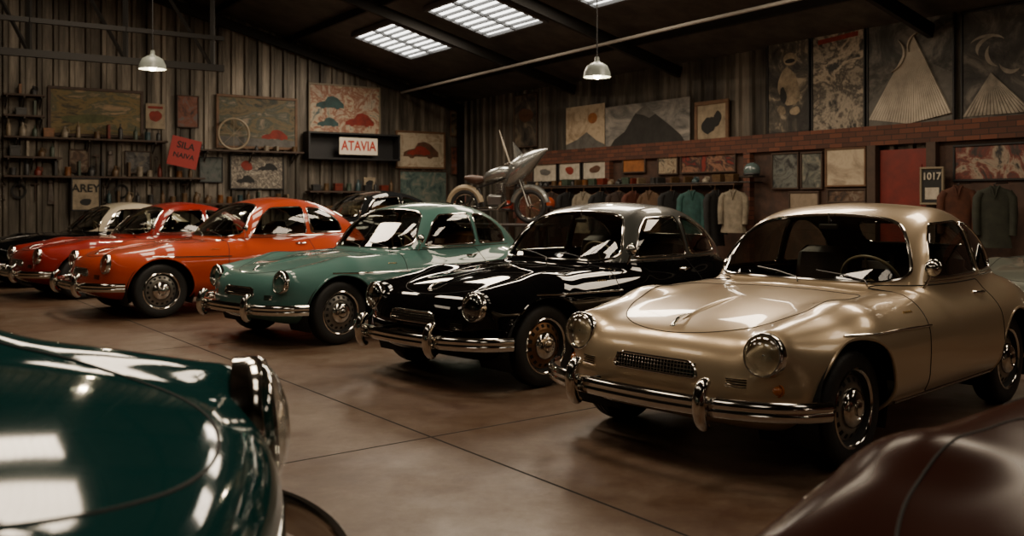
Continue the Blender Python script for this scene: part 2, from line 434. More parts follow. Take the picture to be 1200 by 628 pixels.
for s, rid in ((1, 8), (-1, 9)):
    dd = part('door', region_mesh('car_door', [rid]), ['paint'])
    part('panel_gap', tubemesh('door_gap', on_side(DOOR, s, -.0005), .0035, True, 6), ['dark'], dd, label='dark seam around the door')
    hp = on_side([(-.42, .75), (-.46, .75), (-.52, .75), (-.56, .75)], s, .028)
    hp[0, 1] -= s*.03; hp[-1, 1] -= s*.03
    part('door_handle', tubemesh('door_handle', hp, .009), ['chrome'], dd, label='chrome pull handle')
    for cx, r in ((FW, .345), (RW, .335)):
        pts = [(cx+r*math.cos(a), .29+r*math.sin(a)) for a in np.linspace(rad(-14), rad(194), 50)]
        part('wheel_arch_lip', tubemesh('arch_lip', on_side(pts, s, -.006), .010), ['paint'])
        b = MB(); n = 28; r2 = r+.012
        for i in range(n):
            a0 = rad(-25+230*i/n); a1 = rad(-25+230*(i+1)/n)
            q = [(cx+r2*math.cos(a), yy, .29+r2*math.sin(a)) for a, yy in ((a0, .44*s), (a1, .44*s), (a1, .765*s), (a0, .765*s))]
            b.add(q, [(0, 1, 2, 3)]); b.add([(cx, .44*s, .29), q[0], q[1]], [(0, 1, 2)])
        part('wheel_arch_liner', b.mesh('arch_liner'), ['dark'], label='black inner wheel arch')
    part('side_trim', tubemesh('side_trim', on_side([(x, .650-.02*(1.2-x)) for x in np.linspace(1.24, .40, 30)], s, .002), .0065), ['chrome'], label='slim chrome spear along the fender')
    part('rocker_trim', tubemesh('rocker_trim', on_side([(x, .262) for x in np.linspace(.74, -.56, 30)], s, .002), .010), ['chrome'], label='chrome strip along the sill')
    part('belt_trim', tubemesh('belt_trim', on_side([(x, .840) for x in np.linspace(.13, -1.18, 40)], s, .001), .005), ['chrome'])
    b = MB()
    e = on_side([(.52+.012*i, .71+(.008 if i % 2 else 0)) for i in range(9)], s, .003)
    b.tube(e, .0028, False, 5); part('fender_script', b.mesh('fender_script'), ['gold'], label='small gilt script badge')
for y0 in (.05, .45):
    wp = on_front([(y0, .826), (y0-.02, .848), (y0-.17, .876), (y0-.32, .891)], .014)
    part('wiper', tubemesh('wiper', wp, .0042), ['darkchrome'], label='thin dark wiper arm')
# bumpers
def bumper(front):
    c = [(1.895, 0), (1.88, .28), (1.84, .50), (1.75, .69), (1.66, .785), (1.55, .845)]
    if not front: c = [(-x-.15, y) for x, y in c]
    full = [(x, -y) for x, y in c[:0:-1]]+c
    P = spline(full, 6, False)
    if not front: P = P[::-1]
    return [(x, y, .352) for x, y in P]
prof = [(0, -.045), (.014, -.045), (.026, -.034), (.030, -.016), (.024, -.004), (.024, .004), (.030, .016), (.026, .034), (.014, .045), (0, .045), (-.006, .036), (-.006, -.036)]
for fr in (True, False):
    b = MB(); b.sweep(bumper(fr), prof); s = 1 if fr else -1
    bi = part('front_bumper' if fr else 'rear_bumper', b.mesh('bumper'), ['chrome'], label='chrome blade bumper wrapping round the corners')
    for ys in (.40, -.40):
        b = MB(); xo = (1.885 if fr else -2.035)
        P = [(xo-s*.03, ys, .255), (xo+s*.005, ys, .262), (xo+s*.03, ys, .295), (xo+s*.04, ys, .35), (xo+s*.036, ys, .40), (xo+s*.018, ys, .445), (xo-s*.012, ys, .462), (xo-s*.035, ys, .458)]
        P = spline(P, 5, False); R = [max(.010, .034*math.sin(math.pi*min(max((i+1.5)/(len(P)+2), 0), 1))**.45) for i in range(len(P))]
        b.tube(P, R, False, 14); part('overrider', b.mesh('overrider'), ['chrome'], bi, label='rounded chrome bumper guard')
        b = MB(); b.box((xo-s*.1, ys*.95, .352), (.16, .03, .035)); part('bumper_bracket', b.mesh('bracket'), ['dark'], bi)
# headlights
for s in (1, -1):
    M = T((1.668, .575*s, .583)) @ RY(90-7) @ Matrix.Scale(.9, 4)
    b = MB(); b.lathe([(.104, 0), (.09, -.02), (.06, -.04), (.03, -.05), (.001, -.052)], None, 36); b.ell((0, 0, -.015), (.016, .016, .02), mi=0)
    hl = part('headlight', b.mesh('reflector'), ['chrome'], None, M, 'round headlight with polished reflector')
    b = MB(); b.lathe([(.100, .012), (.103, .018), (.109, .018), (.115, .010), (.118, -.004), (.119, -.03), (.10, -.03), (.1, .012)], None, 48)
    part('headlight_bezel', b.mesh('bezel'), ['chrome'], hl, label='chrome ring')
    b = MB(); b.lathe([(.102, .012), (.095, .024), (.075, .037), (.05, .045), (.025, .049), (.001, .050)], None, 36)
    part('headlight_lens', b.mesh('lens'), ['lens'], hl, label='clear domed glass')
    p = on_front([(.635*s, .425)], 0)[0]
    b = MB(); b.ell((0, 0, 0), (.024, .024, .022)); b.lathe([(.024, -.004), (.030, 0), (.030, -.012)], RY(90), 24)
    part('turn_signal', b.mesh('turn_signal'), ['amber'], None, T(p), 'small amber indicator lamp')
    b = MB()
    for dz in (-.018, -.006, .006, .018): b.tube(on_front([(s*(.41+.010*i), .447+dz) for i in range(11)], .003), .0038, False, 6)
    part('horn_grille', b.mesh('horn_grille'), ['chrome'], label='small louvred chrome grille')
    p = on_front([(.60*s, .50)], 0, -1)[0]
    b = MB(); b.ell((0, 0, 0), (.03, .035, .05)); part('taillight', b.mesh('taillight'), ['red'], None, T(p), 'small red tail lamp')
# centre grille
b = MB(); gp = rpoly([(-.27, .447), (.27, .447), (.225, .52), (-.225, .52)], .035)
fr = on_front(gp, .003); b.tube(fr, .007, True, 8)
for y in np.linspace(-.245, .245, 26):
    b.tube(on_front([(y, z) for z in np.linspace(.453, .515, 4)], .003), .0034, False, 5)
for z in (.465, .483, .501): b.tube(on_front([(y, z) for y in np.linspace(-.24, .24, 14)], .005), .0034, False, 5)
part('grille', b.mesh('grille'), ['chrome'], label='wide chrome mesh grille in the nose')
b = MB(); rows = [on_front([(y, z) for y in np.linspace(-.245, .245, 16)], .0015) for z in np.linspace(.453, .514, 4)]
for a in range(3):
    for i in range(15): b.add([rows[a][i], rows[a][i+1], rows[a+1][i+1], rows[a+1][i]], [(0, 1, 2, 3)])
part('grille_backing', b.mesh('grille_backing'), ['dark'])
b = MB(); hp = on_top([(x, 0) for x in np.linspace(1.60, 1.42, 10)], .004); hp[:, 2] += np.array([0, .006, .011, .015, .016, .015, .013, .010, .006, .002])
b.tube(hp, [.006, .009, .010, .009, .007, .006, .005, .004, .004, .003], False, 10)
p = on_top([(1.585, 0)], .0)[0]; b.ell(tuple(p), (.020, .016, .010), RY(25))
part('hood_handle', b.mesh('hood_handle'), ['chrome'], hd, label='chrome handle with crest at the hood tip')
b = MB(); b.tube([(.20, .70, .81), (.205, .735, .87), (.21, .75, .915)], .007, False, 8); b.lathe([(.001, .03), (.025, .026), (.042, .012), (.048, -.002), (.045, -.008), (.001, -.008)], T((.21, .755, .93)) @ RY(80), 24)
part('side_mirror', b.mesh('side_mirror'), ['chrome'], label='round chrome door mirror')
# wheels
def wheel_meshes():
    b = MB(); b.lathe([(.185, -.06), (.195, -.072), (.225, -.078), (.262, -.076), (.279, -.066), (.287, -.05), (.290, -.03), (.2845, -.028), (.2845, -.022), (.290, -.02), (.290, -.003), (.2845, -.001), (.2845, .003), (.290, .005),
             (.290, .02), (.2845, .022), (.2845, .028), (.290, .03), (.287, .05), (.279, .066), (.262, .076), (.225, .078), (.195, .072), (.185, .06)], RX(-90), 64)
    tire = b.mesh('tire')
    b = MB(); b.lathe([(.190, -.06), (.180, 0), (.178, .03), (.186, .055), (.194, .068), (.198, .074), (.190, .078), (.178, .070), (.172, .052), (.160, .044), (.150, .046), (.128, .056), (.115, .060), (.09, .058), (.001, .058)], RX(-90), 64,
            mfun=lambda k, i: 1 if (k == 10 and i % 4 in (0, 1)) or k in (7, 8) else (2 if k < 7 else 0))
    rim = b.mesh('rim', [None, None, None])
    b = MB(); b.lathe([(.098, .055), (.099, .066), (.092, .080), (.074, .092), (.05, .099), (.046, .094), (.036, .094), (.034, .106), (.018, .112), (.001, .113)], RX(-90), 48)
    cap = b.mesh('hubcap'); return tire, rim, cap
ti, ri_, ca = wheel_meshes()
for cx in (FW, RW):
    for s in (1, -1):
        M = T((cx, .688*s, WR)) @ (RZ(0) if s == 1 else RZ(180))
        w = part('wheel', ri_, ['rim', 'dark', 'rimedge'], None, M, 'slotted steel wheel')
        part('tire', ti, ['rubber'], w, None, 'black tire'); part('hubcap', ca, ['chrome'], w, None, 'domed chrome hubcap')
# interior
for s in (.34, -.34):
    b = MB(); b.box((-.36, s, .50), (.50, .50, .18), bev=.05); b.box((-.66, s, .74), (.14, .48, .50), bev=.06, M=T((-.66, s, .74)) @ RY(-14) @ T((.66, -s, -.74)))
    part('seat', b.mesh('seat'), ['leather'], label='upholstered front seat')
b = MB(); b.box((-1.02, 0, .70), (.14, 1.0, .34), bev=.05); b.box((-.87, 0, .52), (.3, 1.0, .14), bev=.04); part('rear_seat', b.mesh('rear_seat'), ['leather'])
b = MB(); b.tube(spline([(.22, .55, .74), (.28, .3, .77), (.30, 0, .78), (.28, -.3, .77), (.22, -.55, .74)], 6, False), .048, False, 12); part('dashboard', b.mesh('dashboard'), ['dash'])
Ms = T((.06, .33, .81)) @ RY(-62)
b = MB(); b.tube([(.185*math.cos(a), .185*math.sin(a), 0) for a in np.linspace(0, 2*math.pi, 40, endpoint=False)], .009, True, 8)
for a in (0, 2.1, 4.2): b.tube([(0, 0, -.02), (.18*math.cos(a), .18*math.sin(a), 0)], .006, False, 6)
b.lathe([(.001, .0), (.03, -.004), (.034, -.03)], None, 16); b.tube([(0, 0, -.02), (0, 0, -.25)], .014, False, 8)
part('steering_wheel', b.mesh('steering_wheel'), ['cream'], None, Ms, 'thin-rimmed steering wheel')
b = MB(); b.box((-.04, 0, 1.14), (.02, .13, .035), bev=.008); b.tube([(-.04, 0, 1.155), (-.05, 0, 1.225)], .005); part('rear_view_mirror', b.mesh('rvm'), ['dash'])

GOLD = mat('gilt', (.6, .4, .15), .3, 1.)
DCHROME = mat('dark_chrome', (.12, .12, .12), .3, 1.)
BRONZE = mat('bronze_rim', (.20, .11, .055), .35, .8)
SILRIM = mat('silver_rim', (.25, .235, .21), .32, .85)
TAN = mat('tan_leather', (.20, .085, .035), .5)
def make_car(label, fl, fwd, paint_m, scale=1., roof=None, rim=None, leather=None, origin=None, skip=('turn_signal',), adj={}):
    f = Vector((fwd[0], fwd[1])).normalized(); l = Vector((-f.y, f.x))
    if origin is None: o = Vector(fl)-scale*(f*FW+l*.688)
    else: o = Vector(origin)
    M = T((o.x, o.y, 0)) @ Matrix.Rotation(math.atan2(f.y, f.x), 4, 'Z') @ Matrix.Scale(scale, 4)
    e = add('car', None, M, None, label, 'car'); e.empty_display_size = .3
    mm = dict(paint=paint_m, roof=roof or paint_m, glass=GLASS, chrome=CHROME, dark=DARK, gold=GOLD, lens=LENS, amber=AMBER, red=REDLENS, dash=DASHM, darkchrome=DCHROME,
              rim=rim or SILRIM, rimedge=CHROME, rubber=BLACKRUB, leather=leather or LEATHER, cream=CREAM)
    objs = []
    for nm, me, par, Mx, mats, lb in PARTS:
        if nm in skip: objs.append(None); continue
        if nm in adj: Mx = adj[nm][0] @ Mx @ adj[nm][1]
        o = add(nm, me, Mx, objs[par] if par is not None else e, lb)
        for i, k in enumerate(mats):
            if me.materials[i] is None:
                o.material_slots[i].link = 'OBJECT'; o.material_slots[i].material = mm[k]
        objs.append(o)
    return e
CHAMP = paint('champagne_metallic', (.58, .45, .30), .55, .28, spec=.5)
BLACKP = paint('gloss_black', (.003, .003, .0035))
BLACKROOF = paint('black_roof_reflection', (.045, .049, .045), .3, .35, spec=.3)  # black roof with its grey-green reflection put into the colour
TEAL = paint('sea_green', (.070, .165, .148), spec=.1)
ORANGE = paint('orange_red', (.44, .050, .012), spec=.1)
REDP = paint('deep_red', (.24, .013, .009), spec=.1)
GREEN = paint('bottle_green', (.006, .040, .040), coat=.85, crough=.06)
BROWN = paint('chestnut_brown', (.030, .0095, .006), coat=.3, crough=.2)
GREYP = paint('pale_sage', (.10, .11, .09), .3, .38, spec=.3)
CREAMP = paint('ivory', (.42, .38, .30), spec=.1)
DGREY = paint('charcoal', (.010, .011, .012))
make_car('champagne metallic classic coupe with chrome bumper and headlights', (1.62, 4.55), (-.728, -.686), CHAMP, skip=())
make_car('gloss black classic coupe with chrome trim and bronze wheels', (.19, 6.5), (-.728, -.686), BLACKP, rim=BRONZE, roof=BLACKROOF)
make_car('sea green classic coupe parked between black and orange cars', (-1.6, 8.41), (-.70, -.714), TEAL, leather=TAN)
make_car('orange-red classic coupe with chrome wheels', (-3.95, 10.32), (-.76, -.65), ORANGE, 1.05, leather=TAN)
make_car('deep red classic coupe partly hidden by the orange car', (-5.75, 12.3), (-.728, -.686), REDP)
make_car('black classic coupe with ivory roof', None, (-.74, -.67), BLACKP, 1.0, roof=CREAMP, origin=(-6.85, 15.2))
make_car('charcoal coupe standing behind the row by the wall', None, (-.832, -.555), DGREY, 1.18, origin=(-3.2, 18.5))
make_car('pale sage coupe parked with its tail to the wall', None, (-.832, -.555), GREYP, 1.0, origin=(5.60, 8.5))
I4 = Matrix()
make_car('bottle green car with rounded hood and chrome headlight', None, (.985, .17), GREEN, 1.25, origin=(-2.62, 1.45), skip=('turn_signal', 'hood_handle', 'overrider', 'bumper_bracket', 'hood_crease', 'horn_grille', 'grille', 'grille_backing'),
         adj={'headlight': (T((0, .01, -.025)), Matrix.Scale(1.38, 4)), 'front_bumper': (T((-.02, 0, -.04)), I4)})
make_car('chestnut brown car with smooth domed fender', None, (-.8, -.6), BROWN, 1.0, origin=(2.08, 2.14), skip=('turn_signal', 'hood_crease'))

# ------------------------------------------------------------------ room
C = Vector((-1.33, 24.0)); uR = Vector((.5547, -.8321)); uL = Vector((-.8321, -.5547))
LS, LT, EAVE, SL = 28., 24., 3.88, .258
def roofz(t): return EAVE+SL*min(t, LT-t)
def Wp(s, t, z): return Vector((C.x+s*uR.x+t*uL.x, C.y+s*uR.y+t*uL.y, z))
AR, AB = math.degrees(math.atan2(uR.y, uR.x)), math.degrees(math.atan2(-uL.y, -uL.x))
def WM(w, a, z, off=0.):
    if w == 'R': return T(Wp(a, off, z)) @ RZ(AR)
    return T(Wp(off, a, z)) @ RZ(AB)
F = 1080.
def wa(w, x):   # distance along the wall of a sight line
    a = (x-600)/F
    return (24*a+1.33)/(.5547+.8321*a) if w == 'R' else (24*a+1.33)/(.5547*a-.8321)
def wz(w, x, y):
    q = wa(w, x); Zd = 24-.8321*q if w == 'R' else 24-.5547*q
    return 1.3+(236-y)*Zd/F
def structure(name, me, M=None): return add(name, me, M, None, kind='structure')

def wallmat(name, c1, c2, c3):
    m, nt, b = nodes_of(name)
    tc = nt.nodes.new('ShaderNodeTexCoord')
    mp = nt.nodes.new('ShaderNodeMapping'); mp.inputs['Scale'].default_value = (1.6, 1.6, .16)
    n = nt.nodes.new('ShaderNodeTexNoise'); n.inputs['Scale'].default_value = 1.5; n.inputs['Detail'].default_value = 9; n.inputs['Roughness'].default_value = .72
    r = nt.nodes.new('ShaderNodeValToRGB'); e = r.color_ramp.elements
    e[0].position = .36; e[0].color = (*c1, 1); e[1].position = .66; e[1].color = (*c3, 1); k = e.new(.5); k.color = (*c2, 1)
    nt.links.new(tc.outputs['Object'], mp.inputs[0]); nt.links.new(mp.outputs[0], n.inputs['Vector']); nt.links.new(n.outputs['Fac'], r.inputs[0]); nt.links.new(r.outputs[0], b.inputs['Base Color'])
    b.inputs['Roughness'].default_value = .5; b.inputs['Metallic'].default_value = .4
    return m
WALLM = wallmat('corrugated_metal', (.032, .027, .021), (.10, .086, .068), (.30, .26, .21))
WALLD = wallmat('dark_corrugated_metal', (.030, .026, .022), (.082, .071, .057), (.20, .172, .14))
CEILM = wallmat('dark_roof_sheet', (.06, .055, .05), (.09, .082, .073), (.13, .118, .105))
def corr(name, P0, along, normal, L, hf, m, pitch=.30, dep=.05):
    pts = []; a = 0.
    while a < L:
        for da, d in ((0, 0), (.17, 0), (.20, dep), (.27, dep)):
            if a+da <= L: pts.append((a+da, d))
        a += pitch
    pts.append((L, 0)); vs = []; fs = []
    for a, d in pts:
        p = P0+along*a+normal*d
        vs += [(p.x, p.y, 0), (p.x, p.y, hf(a))]
    for i in range(len(pts)-1): fs.append((2*i, 2*i+2, 2*i+3, 2*i+1))
    b = MB(); b.add(vs, fs); return structure(name, b.mesh(name, [m], False))
corr('wall_back', C.copy(), uL, uR, LT, roofz, WALLM)
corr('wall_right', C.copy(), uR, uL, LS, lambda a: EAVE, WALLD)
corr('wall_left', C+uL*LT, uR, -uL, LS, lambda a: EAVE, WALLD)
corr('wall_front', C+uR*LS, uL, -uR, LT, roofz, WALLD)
# floor
m, nt, b_ = nodes_of('stained_concrete')
tc = nt.nodes.new('ShaderNodeTexCoord')
def nz(scale, det=8, ro=.6):
    n = nt.nodes.new('ShaderNodeTexNoise'); n.inputs['Scale'].default_value = scale; n.inputs['Detail'].default_value = det; n.inputs['Roughness'].default_value = ro
    nt.links.new(tc.outputs['Object'], n.inputs['Vector']); return n
n1 = nz(.5); n2 = nz(5., 14, .85); n3 = nz(1.6, 8, .65)
r1 = nt.nodes.new('ShaderNodeValToRGB'); e = r1.color_ramp.elements
e[0].position = .40; e[0].color = (.055, .024, .012, 1); e[1].position = .62; e[1].color = (.155, .122, .090, 1); k = e.new(.5); k.color = (.098, .060, .037, 1)
mixn = nt.nodes.new('ShaderNodeMath'); mixn.operation = 'MULTIPLY_ADD'; mixn.inputs[1].default_value = .5
sb = nt.nodes.new('ShaderNodeMath'); sb.operation = 'MULTIPLY_ADD'; sb.inputs[1].default_value = .5; sb.inputs[2].default_value = 0
nt.links.new(n1.outputs['Fac'], sb.inputs[0]); nt.links.new(n2.outputs['Fac'], mixn.inputs[0]); nt.links.new(sb.outputs[0], mixn.inputs[2]); nt.links.new(mixn.outputs[0], r1.inputs[0])
mp = nt.nodes.new('ShaderNodeMapping'); mp.vector_type = 'TEXTURE'
mp.inputs['Location'].default_value = (-.447, 5.087, 0); mp.inputs['Rotation'].default_value = (0, 0, math.atan2(-.8, .6))
nt.links.new(tc.outputs['Object'], mp.inputs[0]); sp = nt.nodes.new('ShaderNodeSeparateXYZ'); nt.links.new(mp.outputs[0], sp.inputs[0])
def joint(sock, period):
    a = nt.nodes.new('ShaderNodeMath'); a.operation = 'PINGPONG'; a.inputs[1].default_value = period/2; nt.links.new(sock, a.inputs[0])
    c = nt.nodes.new('ShaderNodeMath'); c.operation = 'LESS_THAN'; c.inputs[1].default_value = .008; nt.links.new(a.outputs[0], c.inputs[0]); return c
j1 = joint(sp.outputs['Y'], 5.); j2 = joint(sp.outputs['X'], 4.)
mxj = nt.nodes.new('ShaderNodeMath'); mxj.operation = 'MAXIMUM'; nt.links.new(j1.outputs[0], mxj.inputs[0]); nt.links.new(j2.outputs[0], mxj.inputs[1])
mc = nt.nodes.new('ShaderNodeMix'); mc.data_type = 'RGBA'; mc.inputs['B'].default_value = (.006, .004, .003, 1)
nt.links.new(mxj.outputs[0], mc.inputs['Factor']); nt.links.new(r1.outputs[0], mc.inputs['A']); nt.links.new(mc.outputs['Result'], b_.inputs['Base Color'])
rr = nt.nodes.new('ShaderNodeMapRange'); rr.inputs['From Min'].default_value = .3; rr.inputs['From Max'].default_value = .7; rr.inputs['To Min'].default_value = .30; rr.inputs['To Max'].default_value = .58; nt.links.new(n3.outputs['Fac'], rr.inputs['Value'])
rj = nt.nodes.new('ShaderNodeMath'); rj.operation = 'MAXIMUM'; nt.links.new(rr.outputs[0], rj.inputs[0]); nt.links.new(mxj.outputs[0], rj.inputs[1]); nt.links.new(rj.outputs[0], b_.inputs['Roughness'])
bp = nt.nodes.new('ShaderNodeBump'); bp.inputs['Strength'].default_value = .12; bp.inputs['Distance'].default_value = .02; nt.links.new(n2.outputs['Fac'], bp.inputs['Height']); nt.links.new(bp.outputs[0], b_.inputs['Normal'])
FLOORM = m
b = MB(); cs = [Wp(0, 0, 0), Wp(0, LT, 0), Wp(LS, LT, 0), Wp(LS, 0, 0)]
b.add(cs+[v-Vector((0, 0, .2)) for v in cs], [(0, 1, 2, 3), (7, 6, 5, 4), (0, 4, 5, 1), (1, 5, 6, 2), (2, 6, 7, 3), (3, 7, 4, 0)])
structure('floor', b.mesh('floor', [FLOORM], False))
b = MB()
for t0, t1 in ((0, 12), (12, 24)):
    b.add([Wp(0, t0, roofz(t0)), Wp(LS, t0, roofz(t0)), Wp(LS, t1, roofz(t1)), Wp(0, t1, roofz(t1))], [(0, 1, 2, 3)])
structure('ceiling', b.mesh('ceiling', [CEILM], False))
tn = [0]
def trim(b, m, smooth=False):
    tn[0] += 1; return structure('trim_%d' % tn[0], b.mesh('trim', [m], smooth))
def beam(p0, p1, w, h, m, up=Vector((0, 0, 1))):
    p0, p1 = Vector(p0), Vector(p1); d = (p1-p0).normalized(); sd_ = d.cross(up).normalized(); u = sd_.cross(d)
    b = MB(); vs = [p+sd_*a*w/2+u*c*h/2 for p in (p0, p1) for a, c in ((-1, -1), (1, -1), (1, 1), (-1, 1))]
    b.add(vs, [(0, 1, 2, 3), (7, 6, 5, 4), (0, 4, 5, 1), (1, 5, 6, 2), (2, 6, 7, 3), (3, 7, 4, 0)]); return trim(b, m)
BEAMM = mat('roof_beam', (.012, .011, .010), .6, .3)
for t in (1.3, 4.7, 6.4, 8.0, 10.2, 13.8, 17.5, 21):
    beam(Wp(.06, t, roofz(t)-.08), Wp(LS-.06, t, roofz(t)-.08), .07, .14, BEAMM)
for s in (.2, 5.0, 8.2, 13.2, 19.7, 24.6):
    beam(Wp(s, .12, roofz(.12)-.22), Wp(s, 12, roofz(12)-.22), .08, .20, BEAMM)
    beam(Wp(s, 23.88, roofz(.12)-.22), Wp(s, 12, roofz(12)-.22), .08, .20, BEAMM)
for s in (.2, 19.7, 24.6):
    beam(Wp(s, .12, 0), Wp(s, .12, EAVE-.12), .14, .16, BEAMM, up=Vector((uL.x, uL.y, 0)))
for s in (3.6,):
    zc = 3.75
    beam(Wp(s, 7.2, zc), Wp(s, 23.8, zc), .10, .12, BEAMM)
    beam(Wp(s, 7.2, zc+.55), Wp(s, 20, zc+.55), .08, .08, BEAMM)
    for i, t in enumerate(np.arange(7.4, 16, 1.5)):
        beam(Wp(s, t, zc), Wp(s, t, roofz(t)-.1), .07, .07, BEAMM, up=Vector((1, 0, 0)))
        beam(Wp(s, t, zc), Wp(s, t+1.5, roofz(t+1.5)-.1), .05, .05, BEAMM, up=Vector((1, 0, 0)))
# skylights, and added rows that only serve the light
SKYG = mat('skylight_glazing', (.9, .9, .9), .4, emis=(1., .97, .90), es=6)
SKYD = mat('skylight_glazing_dim', (.7, .68, .62), .4, emis=(1., .93, .80), es=1.0)  # dimmed copy of the glazing, glow lowered to keep the foreground dark
SKYF = mat('skylight_frame', (.10, .10, .10), .5)
wn = [0]
def skylight(s0, s1, t0, t1, power, gm):  # builds the real skylights and the added light panels alike
    wn[0] += 1
    b = MB(); z = lambda t: roofz(t)-.05
    q = [Wp(s0, t0, z(t0)), Wp(s1, t0, z(t0)), Wp(s1, t1, z(t1)), Wp(s0, t1, z(t1))]
    b.add(q, [(0, 1, 2, 3)], 0)
    def bar(a, c, w):
        d = (c-a).normalized(); sd_ = d.cross(Vector((0, 0, 1))).normalized(); u = Vector((0, 0, 1))
        vs = [p+sd_*k*w/2+u*l for p in (a, c) for k, l in ((-1, -.05), (1, -.05), (1, .04), (-1, .04))]
        b.add(vs, [(0, 1, 2, 3), (7, 6, 5, 4), (0, 4, 5, 1), (1, 5, 6, 2), (2, 6, 7, 3), (3, 7, 4, 0)], 1)
    for i in range(4): bar(q[i], q[(i+1) % 4], .09)
    for k in range(1, 8):
        f = k/8; bar(q[0].lerp(q[3], f), q[1].lerp(q[2], f), .03)
    bar(q[0].lerp(q[1], .5), q[3].lerp(q[2], .5), .05)
    structure('window_%d' % wn[0], b.mesh('skylight', [gm, SKYF], False))
    L = bpy.data.lights.new('skylight_and_fill_light', 'AREA'); L.shape = 'RECTANGLE'; L.size = abs(s1-s0)*.95; L.size_y = abs(t1-t0)*.95
    L.energy = power; L.color = (1., .81, .59)
    o = bpy.data.objects.new('skylight_and_fill_light', L); coll.objects.link(o)
    nrm = (q[1]-q[0]).cross(q[3]-q[0]).normalized()
    if nrm.z > 0: nrm = -nrm
    x = (q[1]-q[0]).normalized(); zax = -nrm; y = zax.cross(x)
    R = Matrix((x, y, zax)).transposed().to_4x4(); R.translation = (q[0]+q[2])/2+nrm*.10; o.matrix_world = R
for i in range(7):
    s0 = 2.3+3.27*i; skylight(s0, s0+1.9, 2.65, 4.05, (125, 120, 115, 110, 90, 35, 15)[i], SKYG if i < 3 else SKYD)
for i in range(6):  # added row, out of view, lighting the cars from overhead
    s0 = 5.5+3.3*i; skylight(s0, s0+1.9, 8.4, 9.8, (125, 135, 135, 135, 30, 12)[i], SKYD)
for i in range(4):  # added row on the other slope, unseen, for light from the front
    s0 = 9+4.*i; skylight(s0, s0+1.9, 14.4, 15.8, (35, 30, 18, 8)[i], SKYD)

# ------------------------------------------------------------------ pendant lamps, conduit
ENAMEL = mat('enamel_shade', (.22, .25, .23), .35)
BULB = mat('bulb_glow', (1, .9, .7), .3, emis=(1, .85, .6), es=20)
def pendant(X, Y, z, d, lbl):
    rel = Vector((X, Y))-C; t = rel.dot(uL); top = roofz(t)-.02
    e = add('pendant_lamp', None, T((X, Y, z)), None, lbl, 'lamp')
    b = MB(); r = d/2
    b.lathe([(.03, .28), (.035, .22), (.05, .20), (.08, .19), (r*.75, .15), (r*.97, .06), (r, 0), (r*1.02, -.008), (r*.98, -.006), (r*.93, .055), (r*.7, .14), (.06, .175)], None, 40)
    add('lamp_shade', b.mesh('shade', [ENAMEL]), None, e)
    b = MB(); b.ell((0, 0, .03), (.06, .06, .065)); add('bulb', b.mesh('bulb', [BULB]), None, e)
    b = MB(); b.tube([(0, 0, .25), (0, 0, top-z)], .008); add('cord', b.mesh('cord', [BLK]), None, e)
    L = bpy.data.lights.new('lamp', 'POINT'); L.energy = 50; L.color = (1, .78, .52); L.shadow_soft_size = .06
    o = bpy.data.objects.new('lamp_glow', L); coll.objects.link(o); o.parent = e; o.matrix_basis = T((0, 0, -.06))
pendant(1.2, 13., 3.06, .38, 'enamelled metal pendant lamp hanging from the roof')
pendant(-5.5, 14.1, 3.33, .40, 'enamelled metal pendant lamp above the far cars')
b = MB(); b.tube([Wp(.25, 1.85, roofz(1.85)-.37), Wp(10.3, 2.05, roofz(2.05)-.37), Wp(20, 2.1, roofz(2.1)-.37)], .03)
add('conduit_pipe', b.mesh('conduit', [mat('grey_conduit', (.38, .36, .33), .4, .3)]), None, None, 'thin metal conduit pipe hung under the roof', 'pipe')

# ------------------------------------------------------------------ right wall: brick band, panels, red door
def brickmat():
    m, nt, b = nodes_of('old_brick'); tc = nt.nodes.new('ShaderNodeTexCoord'); sp = nt.nodes.new('ShaderNodeSeparateXYZ'); cb = nt.nodes.new('ShaderNodeCombineXYZ')
    nt.links.new(tc.outputs['Object'], sp.inputs[0]); nt.links.new(sp.outputs[0], cb.inputs[0]); nt.links.new(sp.outputs[2], cb.inputs[1])
    br = nt.nodes.new('ShaderNodeTexBrick'); br.inputs['Scale'].default_value = 1.; br.inputs['Brick Width'].default_value = .24; br.inputs['Row Height'].default_value = .08; br.inputs['Mortar Size'].default_value = .006
    br.inputs['Color1'].default_value = (.15, .050, .027, 1); br.inputs['Color2'].default_value = (.065, .026, .017, 1); br.inputs['Mortar'].default_value = (.025, .018, .014, 1)
    nt.links.new(cb.outputs[0], br.inputs['Vector']); nt.links.new(br.outputs[0], b.inputs['Base Color']); b.inputs['Roughness'].default_value = .8; return m
BRICK = brickmat()
def wallbox(w, a0, a1, z0, z1, dep, m, off=.055):
    b = MB(); L = abs(a1-a0); b.box((0, 0, 0), (L, dep, z1-z0)); me = b.mesh('slab', [m], False)
    tn[0] += 1; return structure('trim_%d' % tn[0], me, WM(w, (a0+a1)/2, (z0+z1)/2, off+dep/2))
DPANEL = mat('dark_plank_panel', (.025, .014, .010), .7, noise=(4, (.085, .040, .024), .2), bump=.2)
wallbox('R', 3.0, 27, 2.13, 2.42, .10, BRICK)
wallbox('R', 3.0, wa('R', 1033), 0, 2.13, .03, DPANEL)
wallbox('R', wa('R', 1097), 27, 0, 2.13, .03, DPANEL)
for x in (603, 720, 884, 1030, 1100):
    a = wa('R', x); wallbox('R', a-.07, a+.07, 0, 2.13, .14, BRICK if x in (884, 720) else DWOOD)
REDD = mat('red_door_paint', (.20, .016, .010), .5, noise=(5, (.10, .010, .007), .2))
a0, a1 = wa('R', 1037), wa('R', 1095)
b = MB(); b.box((0, 0, 0), (a1-a0, .05, 2.05)); b.box((0, -.03, .45), ((a1-a0)*.7, .02, .7), 0); b.box((0, -.03, -.5), ((a1-a0)*.7, .02, .7), 0)
